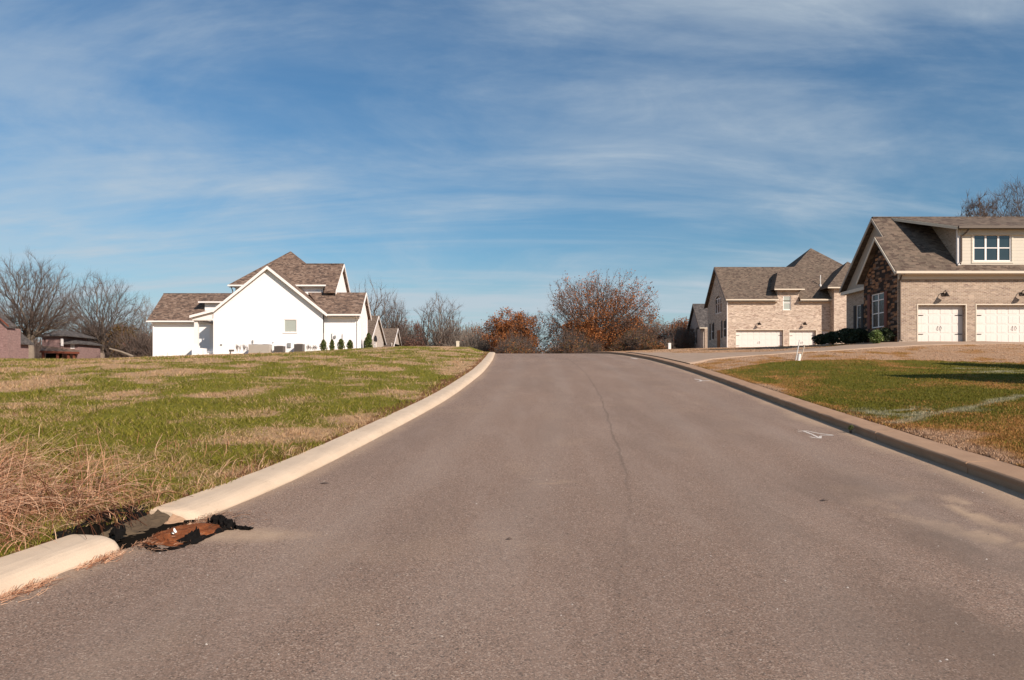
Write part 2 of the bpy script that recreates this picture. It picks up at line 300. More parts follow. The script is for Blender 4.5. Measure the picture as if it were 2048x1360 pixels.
def npmesh(name, V, Fc, mat, parent=None, attrs=None, smooth=False):
    """V (n,3) world floats; Fc (m,k) equal-size faces"""
    w = WLOC[parent] if parent else Vector((0, 0, 0)); me = bpy.data.meshes.new(name); V = np.asarray(V, np.float32)-np.array(w, np.float32); Fc = np.asarray(Fc, np.int32); m, k = Fc.shape
    me.vertices.add(len(V)); me.vertices.foreach_set('co', V.ravel()); me.loops.add(m*k); me.loops.foreach_set('vertex_index', Fc.ravel())
    me.polygons.add(m); me.polygons.foreach_set('loop_start', np.arange(0, m*k, k, dtype=np.int32)); me.polygons.foreach_set('loop_total', np.full(m, k, np.int32))
    if smooth: me.polygons.foreach_set('use_smooth', np.ones(m, bool))
    for a, d in (attrs or {}).items(): t = me.attributes.new(a, 'FLOAT', 'POINT'); t.data.foreach_set('value', np.asarray(d, np.float32))
    me.materials.append(mat); me.update(calc_edges=True); me.validate(); return link(name, me, parent, w)

# ------------------------------------------------------------------ noise (numpy)
TAB = rng.random((256, 256))
def vnoise(x, y):
    xi = np.floor(x).astype(int); yi = np.floor(y).astype(int); fx = x-xi; fy = y-yi; fx = fx*fx*(3-2*fx); fy = fy*fy*(3-2*fy)
    g = lambda a, b: TAB[a & 255, b & 255]
    return (g(xi, yi)*(1-fx)+g(xi+1, yi)*fx)*(1-fy)+(g(xi, yi+1)*(1-fx)+g(xi+1, yi+1)*fx)*fy
def fbm(x, y, o=4):
    x = np.asarray(x, float); y = np.asarray(y, float); s = 0; a = .5; t = 0
    for i in range(o): s = s+a*vnoise(x+17.3*i, y+5.1*i); t += a; a *= .55; x = x*2.03; y = y*2.03
    return s/t
def sstep(a, b, x): t = np.clip((np.asarray(x, float)-a)/(b-a), 0, 1); return t*t*(3-2*t)

# ------------------------------------------------------------------ road and terrain heights
RY = [-30, -10, 0, 4, 6.2, 8.44, 10.74, 14.45, 18.7, 22.05, 25.7, 29.8, 34.5, 40.7, 48.1, 55.5, 63.7, 72, 85, 100, 130, 170, 220, 400]
RZ = [-1.5, -.5, 0, .19, .285, .385, .501, .72, .985, 1.225, 1.50, 1.80, 2.15, 2.57, 2.99, 3.33, 3.60, 3.75, 3.75, 3.4, 2.2, .0, -3, -5]
RX = [8.0, 6.2, 3.95, 4.60, 5.02, 5.43, 5.62, 5.94, 6.29, 6.52, 6.71, 6.90, 6.99, 7.03, 6.94, 6.82, 6.68, 6.4, 6, 5.5, 5, 4, 3, 3]
RX[0:3] = [-1.5, 2.0, 3.85]
def smooth_table(T, n=3):
    ys = np.arange(-30, 400.01, .25); v = np.interp(ys, RY, T)
    for _ in range(n): k = np.ones(9)/9; v2 = np.convolve(np.pad(v, 4, mode='edge'), k, 'valid'); v = v2
    return ys, v
YS, ZT = smooth_table(RZ); _, XT = smooth_table(RX)
def rz(y): return np.interp(y, YS, ZT)
def xr(y): return np.interp(y, YS, XT)
def xl(y): return xr(y)-8.0
CP = []
for y in (-10, 0, 4, 8, 12, 16, 20, 26, 33, 40, 48, 56, 64, 75, 90, 110): CP += [(xl(y)-.45, y, rz(y)+.15), (xr(y)+.45, y, rz(y)+.15)]
CP += [(-15, 0, .5), (-8, 10, .80), (-15, 20, 1.55), (-25, 35, 2.15), (-10, 35, 2.62), (-10, 50, 3.5), (-2.6, 58, 3.85), (-37.3, 58, 3.06), (-6.2, 60, 4.03), (-25, 65.5, 3.58), (-15.5, 65.5, 3.82), (-12, 66, 4.05), (-34, 73.5, 3.5),
       (-45, 66, 2.9), (-40, 85, 2.5), (-25, 85, 3.0), (-30, 105, 1.8), (-60, 90, 1.5), (-60, 110, .8), (-5, 75, 4.05), (-10, 92, 3.6), (-10, 130, 1.5), (3, 130, 2.0), (-40, 30, 1.7), (-40, 10, .8),
       (8.5, 66, 3.85), (12, 60, 3.80), (15.9, 80, 4.55), (23, 84.5, 4.85), (35, 84.5, 5.05), (21, 43.2, 3.54), (27, 43.2, 3.55), (38, 43, 3.6), (26.7, 41.3, 3.36), (34, 40, 3.2), (13.5, 38, 2.82), (16.3, 39.5, 3.02), (11.5, 32, 2.30), (20.6, 32, 2.26), (30, 30, 2.1),
       (13, 24, 1.70), (9, 14, .98), (15, 14, 1.1), (30, 14, 1.2), (10, 4, .55), (30, 0, .7), (25, 60, 4.35), (26, 112, 5.6), (45, 70, 5.0), (50, 110, 5.5), (16, 120, 4.0), (45, 30, 2.6), (10.5, 36.5, 2.60), (7.6, 50, 3.12), (15.2, 44, 3.12), (18.5, 46, 3.5)]
CP = [p for p in CP if p[:2] not in ((-10, 50), (12, 60), (25, 60))]
for px, d, row in ((20, 50, 719.5), (120, 50, 720), (230, 50, 719), (330, 50, 716.5), (425, 50, 714), (530, 50, 710.5), (646, 50, 707), (740, 50, 701.5), (810, 50, 698), (880, 50, 699), (930, 50, 701), (800, 58, 693.2), (900, 58, 692.8), (1280, 60, 702.5), (1340, 66, 698), (1456, 68, 697.5), (1560, 68, 695.5), (1640, 65, 690.5), (1700, 62, 689.5), (120, 62, 719), (230, 62, 717.5), (330, 62, 714), (530, 62, 707.3)): CP.append(((px-CX)/F*d, d, CH-(row-HY)/F*d))
CP = np.array(CP, float)
def tps_fit(P):
    n = len(P); d = np.hypot(P[:, None, 0]-P[None, :, 0], P[:, None, 1]-P[None, :, 1]); K = np.where(d > 0, d*d*np.log(d+1e-9), 0)+np.eye(n)*.6
    A = np.zeros((n+3, n+3)); A[:n, :n] = K; A[:n, n] = 1; A[:n, n+1:] = P[:, :2]; A[n, :n] = 1; A[n+1:, :n] = P[:, :2].T
    return np.linalg.solve(A, np.concatenate([P[:, 2], np.zeros(3)]))
TW = tps_fit(CP)
def tps(x, y):
    x = np.asarray(x, float); y = np.asarray(y, float); sh = x.shape; x = x.ravel(); y = y.ravel(); o = np.empty(len(x)); n = len(CP)
    for a in range(0, len(x), 20000):
        b = slice(a, a+20000); d = np.hypot(x[b, None]-CP[None, :, 0], y[b, None]-CP[None, :, 1]); o[b] = (d*d*np.log(d+1e-9))@TW[:n]+TW[n]+TW[n+1]*x[b]+TW[n+2]*y[b]
    return o.reshape(sh)
def tz(x, y):       # terrain height outside the road
    x = np.asarray(x, float); y = np.asarray(y, float); xc = np.clip(x, -75, 60); yc = np.clip(y, -12, 135)
    z = tps(xc, yc); r = np.maximum(np.maximum(np.abs(x+5)-65, y-125), -12-y)/90; z = z*(1-sstep(0, 1, r))+(-4)*sstep(0, 1, r)
    out = np.maximum(xl(y)-.42-x, x-xr(y)-.42); k = 1-sstep(0, 1.6, out); z = z*(1-k)+(rz(y)+np.where(x < xl(y)+4, .112, .150))*k
    z = z+(fbm(x*.5, y*.5, 3)-.5)*.10*sstep(.1, 2, out)*sstep(0, 1, (70-np.hypot(x, y))/20)
    return z
def gz(x, y): return float(tz(np.array([x]), np.array([y]))[0])
def ground_at(px, py, road=False):      # where a photo pixel meets the ground
    ys = np.concatenate([np.arange(3, 30, .02), np.arange(30, 140, .05)]); xs = (px-CX)/F*ys; zl = CH-(py-HY)/F*ys
    zt = np.where((xs > xl(ys)-.42) & (xs < xr(ys)+.42), rz(ys), tz(xs, ys)); i = np.argmax(zl <= zt)
    return Vector((xs[i], ys[i], zt[i]))
def road_at(px, py): return ground_at(px, py, True)

# dryness, mulch and soil masks in world space
EDGE = [ground_at(a, b) for a, b in ((1426, 743), (1533, 726), (1599, 721), (1800, 720), (2047, 725))]
EX = np.array([p.x for p in EDGE]); EY = np.array([p.y for p in EDGE])
SPR = [ground_at(a, b) for a, b in ((1790, 846), (1850, 833), (1910, 822), (1965, 810), (2010, 799), (2047, 791), )]
BL1 = ground_at(1780, 823); BL2 = ground_at(1840, 827); BL3 = ground_at(2010, 743); BL4 = ground_at(1960, 738)
def segdist(x, y, P):
    d = np.full(np.shape(x), 1e9)
    for a, b in zip(P[:-1], P[1:]):
        vx, vy = b.x-a.x, b.y-a.y; t = np.clip(((x-a.x)*vx+(y-a.y)*vy)/(vx*vx+vy*vy), 0, 1); d = np.minimum(d, np.hypot(x-a.x-vx*t, y-a.y-vy*t))
    return d
def masks(x, y):
    x = np.asarray(x, float); y = np.asarray(y, float); right = (x > xr(y)).astype(float)
    n1 = fbm(x*.30+3, y*.16, 4); n2 = fbm(x*1.3, y*.9+9, 4); out = np.where(right > .5, x-xr(y)-.42, xl(y)-.42-x)
    n3 = fbm(x*.9+7, y*.55, 4); l = .40+(n1-.5)*1.2+(n2-.5)*2.0+(n3-.5)*2.2; l = l+.08*sstep(1., .1, out)+.55*sstep(56, 61, y+.06*x+(n2-.5)*4)
    l = l-.42*sstep(19, 12, y)*(.5+n3)+.05
    ey = np.interp(x, EX, EY); r = .37+(n1-.5)*1.2+(n2-.5)*.9; r = r+.42*sstep(17, 9, y)*sstep(6., 2., out)+.25*sstep(.8, .1, out)
    r = np.where(y > ey+(n2-.5)*.7, .93+(n2-.5)*1.0+(n3-.5)*.7, r)
    dry = np.where(right > .5, r, l)
    w = .16+.25*(n2-.5); pale = sstep(.27, .04, segdist(x, y, SPR)+ (n2-.5)*.5)*(.4+n2)
    for b, rx, ry in ((BL1, 1.0, .9), (BL2, 1.4, .5), (BL3, 2.0, .8), (BL4, 1.3, .7)): pale = np.maximum(pale, 1.3*sstep(1.1, .2, np.hypot((x-b.x)/rx, (y-b.y)/ry))*sstep(.42, .62, fbm(x*3, y*5, 3)))
    soil = np.where(right > .5, sstep(.55, .1, out+(n2-.5)*.6)*sstep(22, 12, y), sstep(.5, .1, out+(n2-.5)*.7)*.8)
    return np.clip(dry, 0, 1), np.clip(pale, 0, 1)*right, soil, right

def build_ground():
    us = np.concatenate([-np.geomspace(70, 2200, 14)[::-1]-8.42, -np.arange(26, 70, 1.2)[::-1]-8.42, -np.arange(0, 26, .22)[::-1]-8.42])
    ur = .42+np.concatenate([np.arange(0, 26, .22), np.arange(26, 70, 1.2), np.geomspace(70, 2200, 14)])
    mid = np.array([-8.30, -6, -4, -2, .30])
    U = np.concatenate([us, mid, ur]); Y = np.concatenate([-np.geomspace(12, 800, 12)[::-1], np.arange(-11, 3, .8), np.arange(3, 30, .22), np.arange(30, 80, .5), np.arange(80, 150, 2), np.geomspace(150, 3500, 20)])
    UU, YY = np.meshgrid(U, Y); fade = sstep(250, 160, np.abs(YY)); XX = UU+xr(YY); ZZ = tz(XX, YY)
    inr = (UU > -8.35) & (UU < .35); ZZ = np.where(inr, rz(YY)-.25, ZZ); d, p, s, r = masks(XX, YY)
    ny, nx = XX.shape; idx = np.arange(ny*nx).reshape(ny, nx); Fq = np.stack([idx[:-1, :-1], idx[:-1, 1:], idx[1:, 1:], idx[1:, :-1]], -1).reshape(-1, 4)
    o = npmesh('ground', np.stack([XX, YY, ZZ], -1).reshape(-1, 3), Fq, M['ground'], None, dict(dry=d.ravel(), pale=p.ravel(), soil=s.ravel(), side=r.ravel()), True)
    tag(o, 'grassy ground of green and tan patches rising on both sides of the road', kind='structure')
build_ground()
DR = Vector((xl(6.6)+.12, 6.62, rz(6.62)))       # mouth of the storm drain
def build_road():
    U = np.linspace(-8, 0, 81); Y = np.concatenate([np.arange(-20, 2, .5), np.arange(2, 16, .1), np.arange(16, 40, .25), np.arange(40, 110, 1.), np.arange(110, 300, 5)])
    UU, YY = np.meshgrid(U, Y); XX = UU+xr(YY); ZZ = rz(YY)+.0; lat = UU+8
    n = fbm(XX*1.1, YY*.8, 4); n2 = fbm(XX*3, YY*2.2+4, 4)
    st = .75*sstep(.50, .05, 8-lat+(n-.5)*.6)+.45*sstep(.28, .02, lat+(n-.5)*.3)
    st += .75*sstep(.62, .15, np.hypot((XX-DR.x-.55)/1.3, (YY-DR.y+.02)/.55)+(n2-.5)*.35)
    q = road_at(1990, 1025); st += .95*sstep(1.3, .1, np.hypot((XX-q.x)/1.2, (YY-q.y)/1.0))*sstep(.47, .62, fbm(XX*4, YY*1.6+2, 4))
    q = road_at(2040, 1075); st += .8*sstep(1., .1, np.hypot((XX-q.x)/.7, (YY-q.y)/.7))*sstep(.5, .64, fbm(XX*5, YY*2+7, 4))
    q = road_at(1110, 970); st += .35*sstep(1., .2, np.hypot((XX-q.x)/.5, (YY-q.y)/.5))*sstep(.5, .66, fbm(XX*3, YY*6+3, 3))
    st += .10*sstep(.6, .75, n)
    ny, nx = XX.shape; idx = np.arange(ny*nx).reshape(ny, nx); Fq = np.stack([idx[:-1, :-1], idx[:-1, 1:], idx[1:, 1:], idx[1:, :-1]], -1).reshape(-1, 4)
    o = npmesh('road', np.stack([XX, YY, ZZ], -1).reshape(-1, 3), Fq, M['asphalt'], None, dict(stain=np.clip(st, 0, 1).ravel(), lat=lat.ravel(), along=YY.ravel()), True)
    tag(o, 'worn brown grey asphalt street climbing to a crest between kerbs', kind='structure')
build_road()
def kerb(side, y0, y1, mat, label, nose0=False, nose1=False, joint=3.0):
    prof = [(0., -.05), (.004, .012), (.02, .038), (.045, .064), (.075, .083), (.11, .096), (.155, .105), (.21, .111), (.30, .115), (.39, .118), (.46, .06)] if side < 0 else [(0., -.05), (.022, .0), (.020, .06), (.004, .105), (.008, .120), (.03, .132), (.2, .143), (.30, .148), (.41, .150), (.46, .10)]  # right face is undercut, shaped to deepen its shade
    ys = list(np.arange(y0, y1, .35 if y1 < 90 else .35)) + [y1]; rings = [(y, 0., 1.) for y in ys]
    jy = np.arange(math.ceil(y0/joint)*joint+.7, min(y1, 70), joint)
    for j in jy: w_ = .010 if side > 0 else .004; rings += [(j-w_-.004, 0., 1.), (j-w_, .02, 1), (j+w_, .02, 1), (j+w_+.004, 0., 1.)]
    if nose1: rings = [r for r in rings if r[0] < y1-.13]+[(y1-.13+.13*math.sin(a), 0., math.cos(a)) for a in np.linspace(0, 1.45, 9)]
    if nose0: rings = [r for r in rings if r[0] > y0+.13]+[(y0+.13-.13*math.sin(a), 0., math.cos(a)) for a in np.linspace(0, 1.45, 9)]
    rings.sort(); b = MB(); n = len(prof)
    for y, g, c in rings:
        for u, h in prof:
            u2 = .44-(.44-u)*(.62+.38*c); h2 = h*(.80+.20*c) if h > 0 else h
            if 0 < u2 < .43: h2 -= g; u2 += g*.5
            x = (xr(y)+u2) if side > 0 else (xl(y)-u2); jx, jz = (fbm(np.array([y*5+u*30]), np.array([h*40+u*9.]), 3)[0]-.5)*.012, (fbm(np.array([y*4+7]), np.array([u*22.]), 3)[0]-.5)*.012; b.v.append((x+jx, y, float(rz(y))+h2+jz))
    for i in range(len(rings)-1):
        for k in range(n-1): b.f.append((i*n+k, i*n+k+1, (i+1)*n+k+1, (i+1)*n+k))
    b.f.append(tuple(range(n))); b.f.append(tuple((len(rings)-1)*n+k for k in range(n)))
    o = b.build('kerb', mat, None, False); tag(o, label, kind='structure'); return o
kerb(1, -14, 130, M['kerb_brown'], 'brown concrete kerb along the right lawn and driveway')
kerb(-1, -14, 6.2, M['kerb_pale'], 'pale concrete kerb before the storm drain in the near left corner', nose1=True, joint=7)
kerb(-1, 7.1, 130, M['kerb_pale'], 'pale concrete kerb curving uphill beyond the storm drain', nose0=True, joint=7)
# driveway
def build_drive():
    A = [(xr(33)+.42, 33), (8.6, 35), (10.5, 36.3), (13.5, 37.7), (16.3, 38.9), (21.4, 40.6), (26.7, 41.4), (38, 41.5)]
    B = [(xr(51)+.42, 51), (8.2, 47.5), (9.6, 45.0), (12.5, 43.6), (15.2, 43.5), (18.2, 44.3), (20.6, 43.38), (38, 43.38)]
    A = np.array(A); B = np.array(B); t = np.linspace(0, len(A)-1, 90); ax = np.interp(t, range(len(A)), A[:, 0]); ay = np.interp(t, range(len(A)), A[:, 1]); bx = np.interp(t, range(len(A)), B[:, 0]); by = np.interp(t, range(len(A)), B[:, 1])
    w = np.linspace(0, 1, 22); X = ax[:, None]*(1-w)+bx[:, None]*w; Y = ay[:, None]*(1-w)+by[:, None]*w; Z = tz(X, Y)+.035
    edge = np.minimum(w, 1-w) < 1e-6; V = np.stack([X, Y, Z], -1); nx = len(w); ny = len(t)
    # skirts
    lo = V[:, [0, -1]].copy(); lo[..., 2] -= .12; idx = np.arange(ny*nx).reshape(ny, nx); Fq = [np.stack([idx[:-1, :-1], idx[:-1, 1:], idx[1:, 1:], idx[1:, :-1]], -1).reshape(-1, 4)]
    k = ny*nx; L0 = k+np.arange(ny)*2; L1 = L0+1
    Fq += [np.stack([idx[:-1, 0], idx[1:, 0], L0[1:], L0[:-1]], -1), np.stack([idx[:-1, -1], L1[:-1], L1[1:], idx[1:, -1]], -1)]
    o = npmesh('driveway', np.concatenate([V.reshape(-1, 3), lo.reshape(-1, 3)]), np.concatenate(Fq), M['drive'], None, None, True)
    tag(o, 'long concrete driveway from the road up to the double garage', kind='structure')
build_drive()

# ------------------------------------------------------------------ blades
def blades(name, X, Y, Hh, Wd, lean, mat, label, zoff=0.):
    n = len(X); Z = tz(X, Y)+zoff; a = rng.random(n)*6.283; dx = np.cos(a); dy = np.sin(a); b = rng.random(n)*6.283; l = lean*Hh*(.3+rng.random(n))
    P = np.stack([X, Y, Z], -1); S = np.stack([dx*Wd/2, dy*Wd/2, 0*X], -1); Mv = P+np.stack([np.cos(b)*l*.35, np.sin(b)*l*.35, Hh*.6], -1); T = P+np.stack([np.cos(b)*l, np.sin(b)*l, Hh], -1)
    P[:, 2] -= .01
    V = np.stack([P-S, P+S, Mv+S*.6, Mv-S*.6, T], 1).reshape(-1, 3); i = np.arange(n)*5; Fc = np.concatenate([np.stack([i, i+1, i+2], -1), np.stack([i, i+2, i+3], -1), np.stack([i+3, i+2, i+4], -1)])
    d, p, s, r = masks(X, Y); rep = lambda q: np.repeat(q, 5)
    o = npmesh(name, V, Fc, mat, None, dict(dry=rep(d), pale=rep(p), side=rep(r), rnd=rep(rng.random(n)), rnd2=rep(rng.random(n))))
    tag(o, label, 'grass', kind='stuff'); return o
def sample(n, y0, y1, p=1.7):
    u = rng.random(n); q = 1-p; return (y0**q+(y1**q-y0**q)*u)**(1/q)
def left_grass():
    n = 330000; Y = sample(n, 4.0, 66, 1.75); X = xl(Y)-.45+.13*fbm(Y*2.3, Y*0+1, 4)-rng.random(n)*(.72*Y+xl(Y)+3.0)
    c = fbm(X*5, Y*5, 2); k = rng.random(n) < (.35+c*.9); X = X[k]; Y = Y[k]; n = len(X)
    h = (.026+.046*rng.random(n)**1.8)*(.45+1.2*sstep(.3, .7, fbm(X*2.6, Y*2.6, 3))); h *= np.where(rng.random(n) < .03, 2.0, 1); h *= (1+.25*sstep(15, 40, Y))*(1-.6*sstep(50, 60, Y)); w = .004+.00055*Y
    blades('lawn_grass', X, Y, h, w, 1.9, M['blades'], 'rough green and straw coloured grass on the open lot left of the road')
left_grass()
def right_grass():
    n = 210000; Y = sample(n, 5.0, 62, 1.7); X = xr(Y)+.46-.09*fbm(Y*2.3, Y*0+1, 4)+rng.random(n)*np.maximum(.70*Y-xr(Y)+2.5, .5)
    k = ~((X > 20.2) & (Y > 43)); 
    # keep the driveway clear
    AX = np.array([7.4, 8.6, 10.5, 13.5, 16.3, 21.4, 26.7, 38]); AYl = np.array([33, 35, 36.3, 37.7, 38.9, 40.6, 41.4, 41.5]); BX = np.array([7.4, 8.2, 9.6, 12.5, 15.2, 18.2, 20.6, 38]); BY = np.array([51, 47.5, 45, 43.6, 43.5, 44.3, 43.4, 43.4])
    k &= ~((Y > np.interp(X, AX, AYl)-.05) & (Y < np.interp(X, BX, BY)+.05)); X = X[k]; Y = Y[k]; n = len(X)
    h = .018+.022*rng.random(n); w = .0045+.0007*Y
    blades('mown_grass', X, Y, h, w, .8, M['blades'], 'short mown olive and brown lawn right of the road')
right_grass()
def ribbons(name, P, A, Ln, rise, width, label, mat, seg=6, rnd=None):
    """arched straw stems: start P (n,3), heading A, length Ln, initial steepness rise"""
    n = len(P); t = np.linspace(0, 1, seg+1); V = np.empty((n, seg+1, 2, 3)); el0 = rise; curl = .5+rng.random(n)*1.6
    p = P.copy(); aw = A.copy()
    for i in range(seg+1):
        w = width*(1-.75*t[i]); sd = np.stack([-np.sin(aw), np.cos(aw), 0*aw], -1)*w[:, None]/2+np.stack([0*aw, 0*aw, w*.3], -1)
        V[:, i, 0] = p-sd; V[:, i, 1] = p+sd; el = el0-curl*t[i]; st = Ln/seg; aw = aw+rng.normal(0, .16, n)
        p = p+np.stack([np.cos(aw)*np.cos(el)*st, np.sin(aw)*np.cos(el)*st, np.sin(el)*st], -1)
        ko = xl(p[:, 1])-.07-.1*rng.random(n); p[:, 0] = np.where((P[:, 0] < xl(P[:, 1])-.05), np.minimum(p[:, 0], ko), np.maximum(p[:, 0], xl(p[:, 1])+.006))
        zg = np.where((p[:, 0] < xl(p[:, 1])) & (p[:, 0] > xl(p[:, 1])-.42), rz(p[:, 1])+.12, np.where(p[:, 0] > xl(p[:, 1]), rz(p[:, 1])+.004, tz(p[:, 0], p[:, 1]))); p[:, 2] = np.maximum(p[:, 2], zg+.008+.03*rng.random(n)*(i > 1))
    b = (np.arange(n)*(seg+1)*2)[:, None]+np.arange(seg)[None]*2; Fq = np.stack([b, b+1, b+3, b+2], -1).reshape(-1, 4)
    o = npmesh(name, V.reshape(-1, 3), Fq, mat, None, dict(rnd=np.repeat(rng.random(n), (seg+1)*2))); tag(o, label, 'dry grass', kind='stuff'); return o
def dry_clump():
    n = 27000; Y = 3.8+rng.random(n)*6.2; out = .02+np.abs(rng.normal(0, 1, n))*1.5+rng.random(n)*.8; X = xl(Y)-.44-out
    c = fbm(X*1.1+2, Y*1.1, 3); lim = sstep(9.9, 8.3, Y+.35*(5-out))*sstep(5.4, 3.2, out); k = (rng.random(n) < lim*(sstep(.38, .54, c)*.93+.07)); X = X[k]; Y = Y[k]; n = len(X)
    P = np.stack([X, Y, tz(X, Y)+.15*rng.random(n)*sstep(.38, .6, fbm(X*1.1+2, Y*1.1, 3))*sstep(0, .5, xl(Y)-.44-X)], -1); A = rng.random(n)*6.283; A = np.where(rng.random(n) < .45, -.35+rng.normal(0, .7, n), A)
    near = xl(Y)-.44-X; Ln = .20+.62*rng.random(n)**1.7; Ln = np.where(near < .35, Ln*.7, Ln)
    ribbons('dry_grass', P, A, Ln, .4+rng.random(n)*1.0, .0045+.0045*rng.random(n), 'tangled tall straw coloured dry grass spilling over the near left kerb', M['straw'])
dry_clump()
def stray():
    n = 900; Y = 5+rng.random(n)**1.3*6; X = xl(Y)-.40-rng.random(n)**1.6*(1.2+Y*.35); P = np.stack([X, Y, tz(X, Y)], -1); A = rng.random(n)*6.283
    ribbons('straw_stems', P, A, .12+.22*rng.random(n), .7+rng.random(n)*.8, .004+.0004*Y, 'loose straw stems scattered along the edge of the left lawn', M['straw'])
stray()
def litter():
    n = 900; Y = 4.2+rng.random(n)*2.9; X = xl(Y)+np.abs(rng.normal(0, .07, n))+.015; k = rng.random(n) < .5+.5*np.sin(Y*9); X = X[k]; Y = Y[k]; n = len(X); P = np.stack([X, Y, rz(Y)+.006], -1); A = 1.35+rng.normal(0, .5, n)
    ribbons('gutter_litter', P, A, .05+.12*rng.random(n), 0*Y+.05, .003+.003*rng.random(n), 'dead grass stems washed into the gutter beside the near kerb', M['straw'], 4)
litter()
def drain_litter():
    n = 420; Y = 6.0+rng.random(n)*1.4; X = xl(Y)+.02+np.abs(rng.normal(0, .22, n)); P = np.stack([X, Y, rz(Y)+.03], -1); A = rng.random(n)*6.283
    ribbons('drain_litter', P, A, .03+.12*rng.random(n), 0*Y+.2, .003+.003*rng.random(n), 'dead stems and bits scattered over the clay around the storm drain', M['straw_dark'], 4)
drain_litter()
def pebbles():
    n = 1500; Y = sample(n, 3.8, 30, 1.6); lat = rng.random(n)*8; e = rng.random(n) < .45; lat = np.where(e, np.where(rng.random(n) < .5, np.abs(rng.normal(0, .25, n)), 8-np.abs(rng.normal(0, .3, n))), lat); lat = np.clip(lat, .02, 7.95)
    X = xl(Y)+lat; s = .003+.007*rng.random(n)**3; V = []; base = np.array([(1, 0, 0), (0, 1, 0), (-1, 0, 0), (0, -1, 0), (0, 0, .8)], float)
    P = np.stack([X, Y, rz(Y)], -1)[:, None]+base[None]*s[:, None, None]*(.6+.8*rng.random((n, 5, 1))); i = (np.arange(n)*5)[:, None]; Fc = (i[:, None]+np.array([[0, 1, 4], [1, 2, 4], [2, 3, 4], [3, 0, 4]])[None]).reshape(-1, 3)
    o = npmesh('gravel', P.reshape(-1, 3), Fc, ramp_mat('gravel_stones', [(.10, .08, .07), (.35, .29, .24), (.55, .5, .45)]), None, dict(rnd=np.repeat(rng.random(n), 5))); tag(o, 'fine loose gravel specks scattered over the asphalt', 'gravel', kind='stuff')
pebbles()

